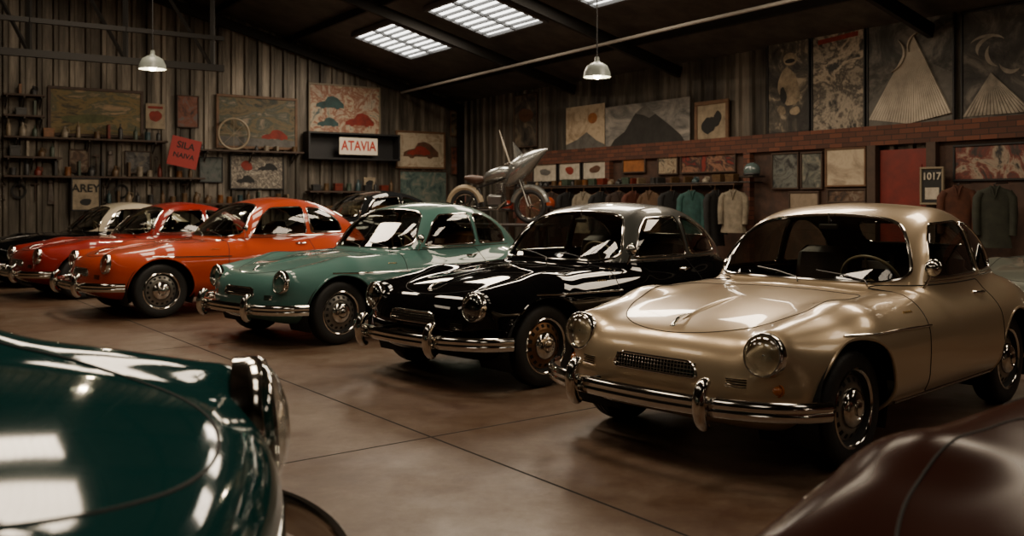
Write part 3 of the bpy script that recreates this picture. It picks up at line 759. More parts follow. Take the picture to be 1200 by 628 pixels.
b.ell(((a1-a0)*.42, -.06, 0), (.025, .03, .025), mi=1)
structure('door_1', b.mesh('door', [REDD, CHROME], True), WM('R', (a0+a1)/2, 1.03, .09))

# ------------------------------------------------------------------ pictures
FR = {'dark': DWOOD, 'wood': WOOD, 'black': BLK, 'cream': mat('cream_frame', (.22, .18, .12), .5)}
def picture(w, x0, y0, x1, y1, artm, frame='dark', fw=.04, label='', cat='picture', shapes=(), mats=(), off=.06, name=None, group=None):
    a0, a1 = wa(w, x0), wa(w, x1); xm = (x0+x1)/2; z1 = wz(w, xm, y0); z0 = wz(w, xm, y1)
    W = abs(a1-a0); Hh = z1-z0; M = WM(w, (a0+a1)/2, (z0+z1)/2, off+.02)
    b = MB(); iw, ih = W-2*fw*(1 if frame else 0), Hh-2*fw*(1 if frame else 0)
    b.box((0, .004, 0), (iw+.004, .012, ih+.004))
    for k, (mi, pts) in enumerate(shapes):
        y = -.0035-.0012*k
        vs = [((p[0]-.5)*iw, y, (p[1]-.5)*ih) for p in pts]; n = len(vs)
        vs += [(v[0], 0, v[2]) for v in vs]
        b.add(vs, [tuple(range(n))]+[(i, i+n, (i+1) % n+n, (i+1) % n) for i in range(n)], mi)
    pm = b.mesh('picture_sheet', [artm]+list(mats), False)
    if frame:
        f = MB()
        for cx, cz, sx, sz in ((0, Hh/2-fw/2, W, fw), (0, -Hh/2+fw/2, W, fw), (-W/2+fw/2, 0, fw, Hh-2*fw), (W/2-fw/2, 0, fw, Hh-2*fw)):
            f.box((cx, 0, cz), (sx, .04, sz), bev=.006)
        o = add(name or 'framed_picture', f.mesh('picture_frame', [FR[frame]]), M, None, label, cat, group=group)
        add('picture', pm, None, o, 'printed artwork sheet')
    else:
        o = add(name or 'poster', pm, M, None, label, cat, group=group)
    return o, iw, ih
CRM = (.42, .34, .23); BK = (.01, .01, .01); BR = (.10, .05, .025); GY = (.12, .115, .11)
def aged(name, c, k=.35, sc=5): return mat(name, tuple(v*.95 for v in c), .7, noise=(sc, tuple(v*k for v in c), .22))
cream = aged('poster_cream', (.42, .34, .23)); blackp = mat('poster_black', BK, .7); greyp = aged('poster_grey', (.17, .16, .145))
redp = aged('poster_red', (.30, .03, .015), .4, 7); orp = aged('poster_orange', (.40, .14, .03), .4, 6); whitep = aged('poster_white', (.60, .54, .44), .5, 8)
tealp = aged('poster_teal', (.05, .11, .11)); brp = aged('poster_brown', (.14, .06, .03))
def blob(cx, cy, rx, ry, n=18, wob=.15, seed=0):
    rg = random.Random(seed); ph_ = [rg.uniform(0, 6.3) for _ in range(3)]
    return [(cx+rx*math.cos(a)*(1+wob*math.sin(2*a+ph_[0])+wob*.6*math.sin(3*a+ph_[1])), cy+ry*math.sin(a)*(1+wob*math.sin(2*a+ph_[0])+wob*.5*math.sin(5*a+ph_[2]))) for a in [2*math.pi*i/n for i in range(n)]]
def carsil(x0, y0, w, h):
    P = [(0, .1), (.02, .35), (.15, .5), (.32, .58), (.42, .92), (.6, 1), (.78, .85), (.92, .55), (1, .4), (1, .1), (.85, .1), (.8, 0), (.72, 0), (.67, .1), (.33, .1), (.28, 0), (.2, 0), (.15, .1)]
    return [(x0+a*w, y0+c*h) for a, c in P]
def wisp(cx, cy, rx, ry, a0, a1, wd, n=14):
    A = np.linspace(rad(a0), rad(a1), n); o = []
    for i, a in enumerate(A): k = 1+wd*math.sin(math.pi*i/(n-1)); o.append((cx+rx*k*math.cos(a), cy+ry*k*math.sin(a)))
    for i, a in reversed(list(enumerate(A))): k = 1-wd*math.sin(math.pi*i/(n-1))*.6; o.append((cx+rx*k*math.cos(a), cy+ry*k*math.sin(a)))
    return o
# back wall
picture('B', 55, 104, 167, 161, art('art_landscape', [(.03, .03, .015), (.22, .15, .05), (.07, .08, .04), (.36, .24, .13)], 1.4, 1, stretch=(1, 1, 3)), 'dark', .06, 'large framed landscape painting in olive and ochre', shapes=[(1, blob(.4, .35, .3, .10, seed=2))], mats=[aged('olive_paint', (.12, .13, .05))])
picture('B', 170, 122, 192, 151, cream, None, label='small cream poster with a red figure', shapes=[(1, blob(.5, .5, .3, .25, seed=4)), (1, [(.1, .8), (.9, .8), (.9, .9), (.1, .9)])], mats=[redp])
picture('B', 252, 113, 347, 175, art('art_road', [(.02, .03, .02), (.18, .13, .06), (.05, .07, .05), (.3, .23, .16)], 1.8, 5, stretch=(1, 1, 2)), 'wood', .06, 'framed racing painting in dark green with small cars', shapes=[(1, carsil(.55, .15, .35, .22)), (2, [(.0, .0), (1, .0), (1, .14), (0, .2)])], mats=[redp, greyp])
picture('B', 360, 100, 444, 158, art('art_collage', [(.04, .09, .10), (.55, .45, .32), (.25, .08, .04), (.5, .42, .32), (.06, .05, .05)], 2.4, 8, dim=.9), 'cream', .04, 'framed colourful collage of old cars', shapes=[(1, carsil(.08, .5, .4, .28)), (2, carsil(.5, .15, .42, .3)), (1, carsil(.1, .12, .3, .2))], mats=[tealp, redp, blackp])
picture('B', 462, 154, 520, 198, art('art_aged', [(.30, .25, .17), (.5, .42, .31), (.25, .17, .10)], 3, 9, dim=.95), 'wood', .05, 'framed cream print of a brown sports car', shapes=[(1, carsil(.12, .25, .76, .5)), (2, carsil(.2, .34, .5, .28))], mats=[brp, redp])
picture('B', 466, 200, 522, 242, art('art_greenish', [(.03, .06, .06), (.10, .15, .13), (.24, .23, .18)], 4, 11, dim=.9), 'dark', .03, 'faded green poster in a dark frame')
picture('B', 268, 182, 331, 222, art('art_scribble', [(.5, .45, .36), (.3, .26, .2), (.04, .03, .03), (.4, .35, .28)], 6, 12, dist=3, dim=.9), 'black', .03, 'pale collage of sketches in a black frame', shapes=[(1, carsil(.1, .15, .35, .25)), (1, carsil(.52, .55, .38, .25)), (2, blob(.3, .7, .12, .14, seed=5))], mats=[blackp, redp])
ab = picture('B', 79, 209, 113, 247, cream, 'black', .03, 'cream sign with black hand-drawn letters in a black frame', cat='sign', name='framed_sign', shapes=[(1, blob(.5, .25, .25, .1, seed=6))], mats=[blackp], off=.44)
picture('B', 425, 208, 438, 222, cream, None, label='tiny cream card pinned to the wall', shapes=[(1, blob(.5, .5, .3, .3, seed=1))], mats=[blackp])
picture('B', 145, 177, 176, 204, art('art_sm', [BK, GY, (.2, .17, .12)], 5, 14), 'dark', .025, 'small dark framed photograph')
picture('B', 80, 175, 104, 203, art('art_sm2', [BK, BR, (.25, .2, .14)], 5, 15), 'dark', .025, 'small brown framed photograph')
for i, (x0, y0, x1, y1) in enumerate(((206, 112, 232, 150), (232, 184, 260, 214), (526, 130, 537, 160), (526, 172, 538, 205))):
    picture('B', x0, y0, x1, y1, art('art_x%d' % i, [BK, [(.2, .06, .03), (.08, .10, .09), (.22, .17, .1)][i % 3], GY], 4, 60+i), ['dark', 'black', 'wood'][i % 3], .025, 'small %s print hung on the corrugated wall' % ['rust-toned', 'grey-green', 'tan'][i % 3])
def text_mesh(s, size, m):
    cu = bpy.data.curves.new('t', 'FONT'); cu.body = s; cu.size = size; cu.extrude = .002; cu.align_x = 'CENTER'; cu.align_y = 'CENTER'; cu.offset = size*.02
    o = bpy.data.objects.new('t', cu); coll.objects.link(o); bpy.context.view_layer.update()
    me = bpy.data.meshes.new_from_object(o.evaluated_get(bpy.context.evaluated_depsgraph_get())); bpy.data.objects.remove(o)
    me.materials.clear(); me.materials.append(m); return me
def lettering(par, s, size, m, x=0, z=0, y=-.012, sx=1.):
    add('lettering', text_mesh(s, size, m), T((x, y, z)) @ RX(90) @ Matrix.Diagonal((sx, 1, 1, 1)), par, 'printed letters')
lettering(ab[0], 'AREY', .22, blackp, z=.12)
a0, a1 = wa('B', 354), wa('B', 460); z0, z1 = wz('B', 407, 188), wz('B', 407, 157)
b = MB(); W = abs(a1-a0); hh_ = z1-z0
b.box((0, 0, hh_/2-.02), (W, .36, .04)); b.box((0, 0, -hh_/2+.02), (W, .36, .04)); b.box((-W/2+.02, 0, 0), (.04, .36, hh_-.08)); b.box((W/2-.02, 0, 0), (.04, .36, hh_-.08)); b.box((0, .16, 0), (W-.08, .02, hh_-.08))
add('wall_cabinet', b.mesh('wall_cabinet', [BLK]), WM('B', (a0+a1)/2, (z0+z1)/2, .24), None, 'black open wall cabinet holding a lettered sign', 'cabinet')
b = MB(); b.box((0, 0, 0), (.98, .015, .40)); sg = add('letter_sign', b.mesh('sign', [mat('sign_white', (.72, .65, .54), .6)], False), WM('B', wa('B', 411), (z0+z1)/2, .46), None, 'white sign board with red letters', 'sign')
lettering(sg, 'ATAVIA', .32, mat('sign_letter_red', (.42, .03, .015), .5), sx=.8)
b = MB(); b.box((0, 0, 0), (.62, .02, .62)); sg = add('letter_sign', b.mesh('sign', [mat('sign_red', (.34, .02, .015), .5)], False), WM('B', wa('B', 209), wz('B', 209, 180), .5) @ RY(12), None, 'tilted red sign with black letters', 'sign')
lettering(sg, 'SILA', .2, blackp, z=.14); lettering(sg, 'NAIVA', .15, blackp, z=-.08)
# right wall
figc = aged('figure_cream', (.50, .40, .27), .08, 4)
picture('R', 903, 44, 953, 157, art('art_r1', [BK, (.03, .027, .024), (.08, .07, .055), (.42, .35, .25)], 2.2, 21, dim=.95), 'black', .03, 'tall dark poster with a pale helmeted figure', shapes=[(1, blob(.55, .78, .17, .07, seed=11, wob=.05)), (2, blob(.55, .76, .12, .025, seed=3, wob=.05)), (1, blob(.52, .48, .28, .19, seed=33)), (2, blob(.38, .40, .08, .09, seed=9)), (1, blob(.34, .24, .1, .05, seed=12)), (1, blob(.68, .22, .11, .05, seed=18))], mats=[figc, blackp], name='framed_poster', cat='poster')
picture('R', 955, 36, 1018, 154, art('art_r2', [(.02, .02, .02), (.36, .31, .24), (.04, .035, .03), (.5, .42, .32), (.03, .03, .03)], 1.9, 22, dim=.95, dist=.3), 'black', .03, 'tall cream and black poster of tangled figures', shapes=[(1, [(.1, .9), (.9, .93), (.9, .98), (.1, .95)])], mats=[redp], name='framed_poster', cat='poster')
shp = [(2, [(0, 0), (1, 0), (1, .45), (.7, .6), (.5, .78), (.3, .5), (0, .25)])]
for i in range(30):
    f0 = .0+i/30; f1 = .0+(i+.8)/30; shp.append((1, [(.56, .86), (f0, .02+.14*abs(f0-.5)), (f1, .02+.14*abs(f1-.5))]))
shp += [(1, wisp(.15, .7, .3, .2, -60, 40, .05)), (1, wisp(.75, .75, .25, .15, 120, 200, .05))]
picture('R', 1020, 22, 1123, 150, art('art_r3', [BK, (.05, .05, .045), (.2, .18, .16)], 1.6, 23), 'black', .03, 'large poster with pale rays fanning out on black', shapes=shp, mats=[aged('ray_white', (.62, .55, .45), .45, 2.5), greyp, blackp], name='framed_poster', cat='poster')
shp = [(1, wisp(.30+.1*k, .66-.03*k, .24-.02*k, .10+.02*k, 30+k*60, 150+k*50, .16)) for k in range(5)]+[(1, [(.35, .42), (.0+i*.05, .03), (.040+i*.05, .03)]) for i in range(17)]
picture('R', 1130, 6, 1235, 140, art('art_r4', [BK, (.05, .045, .04), (.18, .16, .135)], 2, 24), 'black', .03, 'large black poster with pale swirling emblem', shapes=shp, mats=[aged('emblem_grey', (.42, .37, .30), .25, 4), blackp], name='framed_poster', cat='poster')
mt = [(0, 0), (.12, .3), (.25, .45), (.38, .8), (.5, .95), (.62, .75), (.78, .5), (.9, .3), (1, 0)]
picture('R', 667, 124, 712, 176, art('art_m1', [(.3, .24, .16), (.5, .40, .28), (.25, .18, .11)], 2, 31, dim=1.), None, label='cream mural panel with an orange sun', shapes=[(1, blob(.7, .7, .12, .12, seed=6, wob=.0)), (2, [(0, 0), (0, .15), (.3, .25), (.55, .4), (.8, .2), (1, .1), (1, 0)])], mats=[orp, greyp], name='mural_panel', cat='picture')
picture('R', 713, 120, 812, 178, art('art_m2', [(.08, .08, .075), (.2, .19, .175), (.34, .31, .27)], 1.6, 32, stretch=(1, 1, 2), dim=1.), None, label='long grey mural panel of a dark mountain', shapes=[(1, mt), (2, [(.38, .8), (.5, .95), (.62, .75), (.55, .68), (.48, .75)])], mats=[aged('rock_dark', (.035, .033, .03), .3, 4), greyp], name='mural_panel', cat='picture')
picture('R', 818, 118, 858, 171, cream, 'wood', .07, 'brown framed cream print with dark figures', shapes=[(1, blob(.4, .45, .22, .25, seed=21)), (1, blob(.7, .6, .14, .2, seed=22))], mats=[blackp])
picture('R', 606, 110, 633, 173, art('art_m3', [BK, (.06, .05, .04), (.2, .16, .11)], 2.5, 33), 'dark', .03, 'tall dark poster near the corner', shapes=[(1, blob(.5, .6, .3, .15, seed=7))], mats=[brp])
for x0, x1, y0, y1, sd_i, mm in ((630, 658, 190, 214, 41, greyp), (660, 686, 188, 212, 42, redp), (688, 718, 186, 211, 43, brp)):
    picture('R', x0, y0, x1, y1, whitep, 'black', .03, 'small white print in a black frame', shapes=[(1, blob(.5, .5, .22, .2, seed=sd_i))], mats=[mm], off=.1)
for x0, x1, y0, y1, ar, lb in ((735, 762, 182, 203, orp, 'orange placard'), (776, 800, 180, 205, art('a1', [BR, CRM, BK], 6, 51), 'small brown print'), (803, 868, 177, 203, art('a2', [(.22, .02, .01), BK, (.3, .14, .08), BK], 3, 52), 'red and black framed print'),
        (910, 942, 179, 222, art('a4', [(.02, .03, .035), (.16, .17, .15), (.02, .02, .02)], 4, 54), 'dark map poster'),
        (944, 970, 178, 222, art('a5', [(.02, .02, .02), (.12, .13, .11), (.3, .27, .2)], 4, 55), 'dark map poster'), (973, 1021, 173, 219, art('a6', [(.36, .30, .21), (.52, .43, .31), (.3, .24, .17)], 2, 56, dim=.9), 'plain cream poster in a wooden frame'),
        (975, 1021, 221, 238, art('a7', [BK, BR, (.2, .16, .12)], 6, 57), 'narrow brown print'), (930, 966, 224, 246, art('a8', [(.3, .24, .17), (.2, .15, .1)], 6, 58), 'small tan print')):
    picture('R', x0, y0, x1, y1, ar, 'wood' if 'wooden' in lb else 'dark', .03, lb+' hanging under the brick ledge', off=.1)
sg = picture('R', 1091, 196, 1119, 240, blackp, 'cream', .03, 'small black framed sign with white numerals', cat='sign', name='framed_sign', shapes=[(1, [(.15, .1), (.85, .1), (.85, .45), (.15, .45)])], mats=[whitep], off=.24)
lettering(sg[0], '1017', .14, whitep, z=.13)
picture('R', 1122, 168, 1215, 212, art('a9', [(.02, .015, .015), (.05, .03, .025), (.16, .03, .02), (.34, .27, .2), (.02, .02, .02)], 2.4, 59), 'black', .03, 'long dark red and white graphic panel', off=.08)

# ------------------------------------------------------------------ shelves and clutter
def shelf(w, x0, x1, y, dep=.34):
    a0, a1 = wa(w, x0), wa(w, x1); z = wz(w, (x0+x1)/2, y); L = abs(a1-a0)
    b = MB(); b.box((0, 0, 0), (L, dep, .04), bev=.004)
    o = add('wall_shelf', b.mesh('shelf', [DWOOD]), WM(w, (a0+a1)/2, z-.02, .056+dep/2), None, 'dark wooden plank shelf on the metal wall', 'shelf')
    for k in (-.42, 0, .42):
        b = MB(); b.box((0, 0, 0), (.03, dep*.9, .03)); b.box((0, dep*.42, -.12), (.03, .03, .22)); b.tube([(0, -dep*.38, -.01), (0, dep*.42, -.2)], .012)
        add('shelf_bracket', b.mesh('bracket', [DARKSTEEL]), T((L*k, 0, -.036)), o)
    return w, min(a0, a1), max(a0, a1), z, dep
cl = [mat('tin_%d' % i, c, .4, .1, noise=(14, tuple(v*.35 for v in c), .25)) for i, c in enumerate([(.20, .03, .015), (.04, .08, .09), (.28, .21, .13), (.04, .04, .04), (.14, .08, .035), (.07, .10, .07), (.32, .27, .2), (.24, .09, .02)])]
def k_bottle(r, h): b = MB(); b.lathe([(.001, 0), (r, 0), (r, h*.6), (r*.8, h*.7), (r*.3, h*.8), (r*.3, h*.97), (r*.36, h), (.001, h)], None, 14); return b
def k_can(r, h): b = MB(); b.lathe([(.001, 0), (r, 0), (r*1.03, .01), (r, .02), (r, h-.02), (r*1.03, h-.01), (r, h), (r*.9, h-.008), (.001, h-.008)], None, 18); return b
def k_box(r, h): b = MB(); b.box((0, 0, h/2), (r*2.4, r*1.8, h), bev=.008); b.box((0, 0, h-.005), (r*2.5, r*1.9, .05), bev=.004); return b
def k_jug(r, h):
    b = MB(); b.lathe([(.001, 0), (r, 0), (r*1.05, h*.4), (r*.8, h*.6), (r*.35, h*.75), (r*.4, h*.95), (.001, h*.95)], None, 16); b.tube([(r*.3, 0, h*.85), (r*1.2, 0, h*.8), (r*1.25, 0, h*.5), (r*.9, 0, h*.4)], .012); return b
def k_book(r, h): b = MB(); b.box((0, 0, h/2), (.05, .2, h), bev=.006); b.box((.0, -.004, h/2), (.04, .2, h-.02)); return b
KINDS = [('bottle', k_bottle, 'glass bottle'), ('tin_can', k_can, 'round oil tin'), ('storage_box', k_box, 'small lidded box'), ('jug', k_jug, 'metal jug'), ('book', k_book, 'upright book')]
cache = {}
CN = ['red', 'teal', 'cream', 'black', 'brown', 'green', 'off-white', 'orange']
def fill(sh, dens=.8, hmax=.34, seed=0, gname='workshop items on a wall shelf', fr=.5, avoid=None):
    rg = random.Random(seed); w, a0, a1, z, dep = sh; a = a0+.12
    while a < a1-.12:
        if rg.random() < dens and not (avoid and avoid[0] < a < avoid[1]):
            k = rg.choice([0, 0, 1, 1, 2, 3, 4, 4]); ci = rg.choice([0, 1, 2, 3, 3, 4, 4, 5, 6, 7, 3]); r = [.045, .06, .08, .065, .05][k]; h = [.28, .18, .16, .24, .25][k]*rg.choice([.8, 1, 1.2])
            h = min(h, hmax)
            key = (k, ci, round(h, 2))
            if key not in cache: cache[key] = KINDS[k][1](r, h).mesh(KINDS[k][0], [cl[ci]])
            a += r
            add(KINDS[k][0], cache[key], WM(w, a, z+.001, .056+dep*fr+rg.uniform(-.02, .02)), None, '%s %s standing on a wall shelf' % (CN[ci], KINDS[k][2]), KINDS[k][0].replace('_', ' '), group=gname)
            a += r*1.25+.02
        a += rg.uniform(.04, .12)
fill(shelf('B', 2, 192, 163), .9, seed=1, hmax=.34); fill(shelf('B', 2, 235, 207), .9, .34, seed=2); fill(shelf('B', 228, 350, 177, .3), .4, .12, seed=3, avoid=(wa('B', 270)-.55, wa('B', 270)+.5))
fill(shelf('B', 356, 461, 224, .34), .95, .3, seed=4); fill(shelf('B', 2, 70, 184), .9, .3, seed=6)
fill(shelf('B', 120, 340, 238), .9, .26, seed=8); fill(shelf('B', 2, 50, 112), .9, .34, seed=9); fill(shelf('B', 2, 50, 136), .9, .34, seed=10)
fill(shelf('R', 610, 875, 217, .26), .8, .13, seed=5, fr=.64)
# hand tools hung on the back wall
STL = mat('worn_steel', (.14, .13, .12), .4, .8, noise=(12, (.06, .04, .03), .2))
def tool_mesh(k):
    b = MB()
    if k == 0:
        b.box((0, 0, -.18), (.035, .012, .30), bev=.004); b.tube([(.035*math.cos(a), 0, -.03+.035*math.sin(a)) for a in np.linspace(0, 6.28, 14, endpoint=False)], .011, True, 6); b.tube([(.045*math.cos(a), 0, -.36+.045*math.sin(a)) for a in np.linspace(2.2, -5.3+6.28, 9)], .012, n=6)
    elif k == 1:
        b.cyl((0, 0, -.36), (0, 0, -.02), .014); b.box((0, 0, -.01), (.14, .035, .04), bev=.008)
    elif k == 2:
        for r in (.13, .11): b.tube([(r*math.cos(a), 0, -.15+r*1.1*math.sin(a)) for a in np.linspace(0, 6.28, 26, endpoint=False)], .012, True, 6)
    else:
        b.add([(-.03, .004, 0), (.03, .004, 0), (.07, .004, -.42), (-.05, .004, -.42), (-.03, -.004, 0), (.03, -.004, 0), (.07, -.004, -.42), (-.05, -.004, -.42)], [(0, 1, 2, 3), (7, 6, 5, 4), (0, 4, 5, 1), (1, 5, 6, 2), (2, 6, 7, 3), (3, 7, 4, 0)]); b.box((0, 0, .05), (.09, .03, .1), bev=.02)
    return b.mesh(['wrench', 'hammer', 'hose_coil', 'hand_saw'][k], [[STL, DWOOD, BLACKRUB, STL][k]])
tools = [tool_mesh(k) for k in range(4)]; rg = random.Random(12)
for (x0, x1, y) in ((4, 76, 215), (122, 228, 216), (112, 140, 182), (182, 192, 184)):
    x = x0; last = -1
    while x < x1:
        k = rg.choice([0, 1, 3, 0, 2])
        if k == 2 and last == 2: k = 1
        last = k
        add(['wrench', 'hammer', 'hose_coil', 'hand_saw'][k], tools[k], WM('B', wa('B', x), wz('B', x, y), .085), None, ['steel ring wrench', 'wooden handled hammer', 'coiled black rubber hose', 'hand saw'][k]+' hanging on the corrugated wall', ['wrench', 'hammer', 'hose', 'saw'][k], group='tools hung on the back wall')
        x += rg.uniform(16, 21)

# jackets on a rail, helmets
def jacket_mesh(col_m, k, L=.75):
    b = MB(); n = 24; rings = []
    for i, (v, w) in enumerate([(0, .05), (.03, .09), (.07, .17), (.13, .205), (.3, .19), (.55, .18), (.8, .19), (1, .21)]):
        ring = []
        for j in range(n):
            a = 2*math.pi*j/n; f = 1+.10*math.sin(5*a+k)*v
            ring.append((w*math.cos(a)*f, (.045+.03*v)*math.sin(a)*f, -v*L))
        rings.append(ring)
    vs = [p for r in rings for p in r]; fs = []
    for i in range(len(rings)-1):
        for j in range(n): fs.append((i*n+j, (i+1)*n+j, (i+1)*n+(j+1) % n, i*n+(j+1) % n))
    fs.append(tuple(range(n))); b.add(vs, fs)
    for s in (-1, 1):
        b.tube([(s*.15, 0, -.10*L), (s*.20, 0, -.2*L), (s*.215, -.02, -.45*L), (s*.205, -.04, -.8*L)], [.05, .058, .052, .045], False, 10)
    b.tube([(-.055, -.03, .0), (-.03, -.06, -.04), (0, -.07, -.16), (.03, -.06, -.04), (.055, -.03, 0)], .014, False, 6)
    return b.mesh('jacket', [col_m])
jc = [('grey', (.12, .12, .11)), ('teal', (.03, .10, .09)), ('dark brown', (.04, .022, .014)), ('rust red', (.11, .028, .013)), ('cream', (.26, .22, .16)), ('black', (.012, .012, .012)), ('tan', (.12, .065, .032))]
b = MB(); ra0, ra1 = wa('R', 628), wa('R', 905)
b.cyl((-(ra1-ra0)/2, 0, 0), ((ra1-ra0)/2, 0, 0), .014)
rail = add('coat_rail', b.mesh('rail', [DARKSTEEL]), WM('R', (ra0+ra1)/2, 1.62, .54), None, 'long steel coat rail along the wall', 'rail')
for k in (-.48, -.1, .3, .48):
    b = MB(); b.cyl((0, 0, 0), (0, .45, 0), .012); add('rail_bracket', b.mesh('rb', [DARKSTEEL]), T(((ra1-ra0)*k, 0, 0)), rail)
rg = random.Random(5); a = ra0+.3; i = 0
while a < ra1-.2:
    nm, c = jc[[3, 6, 2, 5, 4, 5, 2, 3, 6, 5, 1, 5, 4, 0, 2][i % 15]]
    m_ = mat('cloth_'+nm.replace(' ', '_'), c, .85, bump=.3, bscale=25, noise=(7, tuple(v*.4 for v in c), .2))
    j = add('jacket', jacket_mesh(m_, i, .72+.12*(i % 3)), WM('R', a, 1.495, .54) @ RZ([25, 70, 48, 88][i % 4]), None, nm+' jacket hanging on the coat rail', 'jacket', group='jackets on the coat rail')
    b = MB(); b.tube([(-.15, 0, -.06), (0, 0, .01), (.15, 0, -.06)], .008); b.tube([(0, 0, .01), (0, 0, .05), (.012, 0, .105), (0, 0, .138), (-.012, 0, .125)], .004, n=6); add('hanger', b.mesh('hanger', [WOOD]), None, j)
    a += rg.uniform(.40, .58); i += 1
def helmet(M, c, lb):
    b = MB(); b.ell((0, 0, 0), (.15, .13, .14), vmin=-35); o = add('helmet', b.mesh('helmet', [mat('helmet_'+lb.split()[0], c, .25, coat=1)]), M, None, lb, 'helmet')
    b = MB(); b.tube([(.13*math.cos(a), .12*math.sin(a), -.06) for a in np.linspace(math.pi, 2*math.pi, 14)], .02); add('visor_band', b.mesh('visor', [BLK]), None, o)
for px, c, lb in ((690, (.32, .05, .012), 'orange rounded crash helmet resting on a stand'), (898, (.09, .13, .13), 'blue-grey crash helmet resting on a wall bracket'), (640, (.2, .02, .012), 'red crash helmet resting on a stand')):
    zb = wz('R', px, {690: 243, 898: 206, 640: 246}[px]); of = .35 if px == 898 else 1.05
    b = MB(); b.box((0, 0, 0), (.3, .3, .03), bev=.005)
    if of > .5: b.tube([(0, 0, -.01), (0, 0, -zb+.035)], .03); b.box((0, 0, -zb+.026), (.3, .3, .02))
    add('wall_bracket' if of < .5 else 'pedestal', b.mesh('wb', [DARKSTEEL]), WM('R', wa('R', px), zb-.016, of), None, 'small steel stand holding a helmet', 'stand')
    helmet(WM('R', wa('R', px), zb+.082, of), c, lb)
for px, nm, c in ((1143, 'rust', (.10, .030, .013)), (1186, 'dark olive', (.035, .038, .025))):
    o = add('jacket', jacket_mesh(mat('cloth2_'+nm.split()[0], c, .85, noise=(6, tuple(v*.4 for v in c), .2)), px, .8), WM('R', wa('R', px), wz('R', px, 218), .42) @ RZ(30), None, nm+' coat hanging on a wall hook', 'jacket', group='coats on wall hooks')
    b = MB(); b.tube([(0, .31, .04), (0, .02, .03), (0, 0, .0), (0, -.02, .02)], .008); add('hook', b.mesh('hook', [DARKSTEEL]), RZ(-30), o)
b = MB(); b.tube([(.34*math.cos(a), 0, .34*math.sin(a)) for a in np.linspace(0, 2*math.pi, 48, endpoint=False)], .025, True, 10)
for i in range(4): b.tube([(.33*math.cos(i*math.pi/4), 0, .33*math.sin(i*math.pi/4)), (-.33*math.cos(i*math.pi/4), 0, -.33*math.sin(i*math.pi/4))], .004, n=5)
add('spoked_wheel_rim', b.mesh('ring', [CREAM]), WM('B', wa('B', 270), wz('B', 270, 177)+.37, .25), None, 'bare cream spoked rim standing on the shelf', 'wheel')

def table(M, L, D, Hh, lb):
    e = add('workbench', None, M, None, lb, 'table')
    b = MB(); b.box((0, 0, Hh-.03), (L, D, .06), bev=.006); add('tabletop', b.mesh('top', [WOOD]), None, e)
    for sx in (-1, 1):
        for sy in (-1, 1):
            b = MB(); b.box((sx*(L/2-.06), sy*(D/2-.06), (Hh-.06)/2), (.07, .07, Hh-.06), bev=.004); add('leg', b.mesh('leg', [DWOOD]), None, e)
tm_ = wa('B', 415)
table(WM('B', tm_, 0, .75), 2.6, .7, .95, 'wooden workbench against the corrugated wall')
for k, (dx, c) in enumerate(((-.9, 4), (-.35, 2), (.25, 7), (.85, 0))):
    b = MB(); w3, h3 = .38, .24+.05*(k % 2)
    b.box((0, 0, .01), (w3, .3, .02))
    for zz in (.06, .14, .22):
        if zz < h3:
            for sy in (-1, 1): b.box((0, sy*.15, zz), (w3, .015, .06))
            for sx in (-1, 1): b.box((sx*w3/2, 0, zz), (.015, .3, .06))
    add('crate', b.mesh('crate', [cl[c]]), WM('B', tm_-dx, .951, .75), None, 'slatted open crate standing on the workbench', 'crate', group='crates on the workbench')

# ------------------------------------------------------------------ motorcycle on a steel lift
STEEL = mat('brushed_steel', (.25, .25, .24), .3, .9); SILP = mat('moto_silver', (.30, .31, .30), .25, .75, coat=1)
Mm = T((-.30, 17.0, 0)) @ RZ(-22)
e = add('display_lift', None, Mm, None, 'low steel lift table under the motorcycle', 'stand')
b = MB(); b.box((0, 0, .87), (2.1, .6, .05), bev=.01); add('deck', b.mesh('deck', [DARKSTEEL]), None, e)
for sx in (-1, 1):
    for sy in (-1, 1):
        b = MB(); b.box((sx*.9, sy*.22, .4225), (.07, .07, .845)); add('leg', b.mesh('leg', [DARKSTEEL]), None, e)
mo = add('motorcycle', None, Mm @ T((0, 0, .896)), None, 'silver vintage motorcycle with pointed streamlined nose on a steel lift', 'motorcycle')
for cx in (.68, -.62):
    b = MB(); b.tube([(.27*math.cos(a), 0, .27*math.sin(a)) for a in np.linspace(0, 6.283, 36, endpoint=False)], .045, True, 10); w0 = add('wheel', b.mesh('moto_tire', [BLACKRUB]), T((cx, 0, .315)), mo)
    b = MB(); b.tube([(.225*math.cos(a), 0, .225*math.sin(a)) for a in np.linspace(0, 6.283, 36, endpoint=False)], .014, True, 8)
    for i in range(16): b.tube([(0, .02*(-1)**i, 0), (.22*math.cos(i*.3927), 0, .22*math.sin(i*.3927))], .003, n=4)
    b.cyl((0, -.06, 0), (0, .06, 0), .04); add('spoked_rim', b.mesh('moto_rim', [CHROME]), None, w0)
    b = MB(); b.tube([(.33*math.cos(a), 0, .33*math.sin(a)) for a in np.linspace(rad(10), rad(170), 20)], .06)
    add('fender', b.mesh('fender', [CREAM if cx < 0 else SILP]), T((cx, 0, .33)), mo)
b = MB()
b.tube([(.45, 0, .92), (.1, 0, .80), (-.35, 0, .66), (-.62, .1, .315)], .022); b.tube([(.45, 0, .85), (.3, 0, .35), (-.2, 0, .22), (-.35, 0, .66)], .022); b.tube([(-.35, 0, .66), (-.62, -.1, .315), (-.2, 0, .22)], .018)
add('frame', b.mesh('moto_frame', [BLK]), None, mo)
b = MB()
for sy in (-1, 1): b.tube([(.68, .08*sy, .315), (.50, .08*sy, .80), (.44, .08*sy, 1.0)], .022)
add('fork', b.mesh('fork', [CHROME]), None, mo)
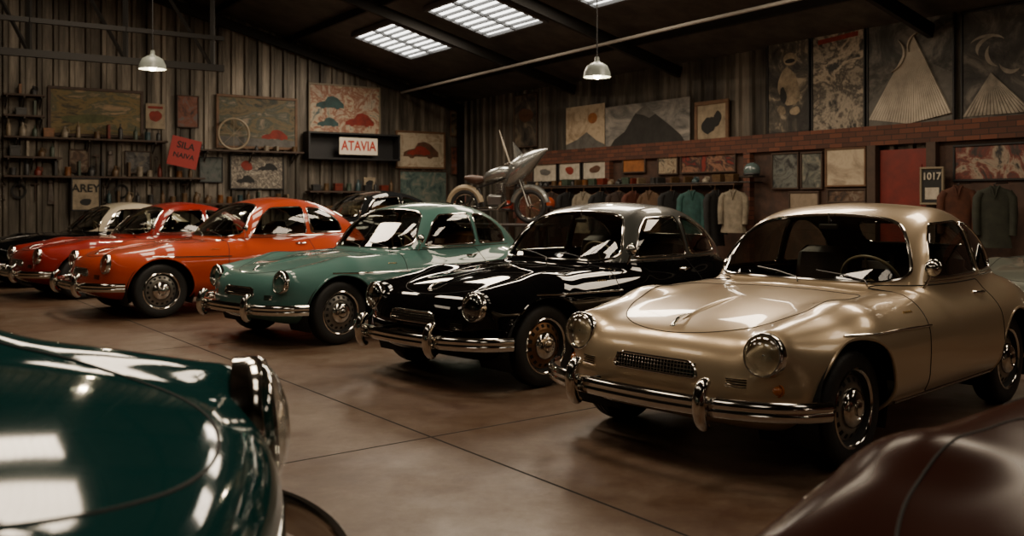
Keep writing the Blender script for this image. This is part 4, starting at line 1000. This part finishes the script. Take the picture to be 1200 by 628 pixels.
b = MB(); b.tube([(-.24, 0, .80), (-.15, 0, .86), (0, 0, .90), (.15, 0, .93), (.3, 0, .94), (.38, 0, .93)], [.03, .09, .12, .13, .11, .04], n=18); add('fuel_tank', b.mesh('tank', [SILP]), None, mo)
b = MB(); b.tube([(-.62, 0, .84), (-.5, 0, .82), (-.36, 0, .80), (-.24, 0, .82)], [.04, .08, .09, .05], n=14); add('seat', b.mesh('mseat', [LEATHER]), None, mo)
b = MB(); b.box((.02, 0, .42), (.34, .22, .22), bev=.04)
for k in range(6): b.lathe([(.02, 0), (.095, 0), (.095, .012), (.02, .012)], T((.1, 0, .54+k*.035)) @ RY(-12), 18)
add('engine', b.mesh('engine', [STEEL]), None, mo)
b = MB(); b.tube([(.15, -.12, .6), (.25, -.16, .4), (.1, -.17, .27), (-.4, -.18, .27), (-.9, -.19, .32)], [.02, .022, .025, .035, .045]); add('exhaust', b.mesh('exhaust', [CHROME]), None, mo)
b = MB(); b.tube([(.30, .38, 1.06), (.40, .30, 1.10), (.44, .1, 1.03), (.44, -.1, 1.03), (.40, -.30, 1.10), (.30, -.38, 1.06)], .014)
add('handlebar', b.mesh('hbar', [CHROME]), None, mo)
b = MB(); b.tube([(.22, 0, .70), (.34, 0, .84), (.48, 0, 1.00), (.64, 0, 1.13), (.82, 0, 1.25), (1.02, 0, 1.35)], [.05, .17, .21, .18, .11, .015], n=20); add('fairing', b.mesh('fairing', [SILP]), None, mo, 'pointed streamlined silver nose fairing')
b = MB(); b.add([(.38, -.015, 1.12), (.60, -.015, 1.2), (.34, -.01, 1.50), (.38, .015, 1.12), (.60, .015, 1.2), (.34, .01, 1.50)], [(0, 1, 2), (5, 4, 3), (0, 3, 4, 1), (1, 4, 5, 2), (2, 5, 3, 0)]); add('windscreen_fin', b.mesh('fin', [SILP], False), None, mo)
b = MB(); b.tube([(.36, -.2, 1.1), (.26, -.24, 1.42), (.18, -.26, 1.70)], [.014, .022, .004]); add('whip_antenna', b.mesh('whip', [whitep]), None, mo)

# ------------------------------------------------------------------ world, camera
w = bpy.data.worlds.new('world'); scene.world = w; w.use_nodes = True
w.node_tree.nodes['Background'].inputs[0].default_value = (.6, .55, .48, 1); w.node_tree.nodes['Background'].inputs[1].default_value = .02
cam = bpy.data.cameras.new('camera'); co = bpy.data.objects.new('camera', cam); coll.objects.link(co)
co.location = (0, 0, 1.3); co.rotation_euler = (rad(90), 0, 0)
cam.lens = 32.4; cam.sensor_width = 36; cam.shift_y = -.065; cam.clip_start = .05
cam.dof.use_dof = True; cam.dof.focus_distance = 6.; cam.dof.aperture_fstop = 2.8
scene.camera = co
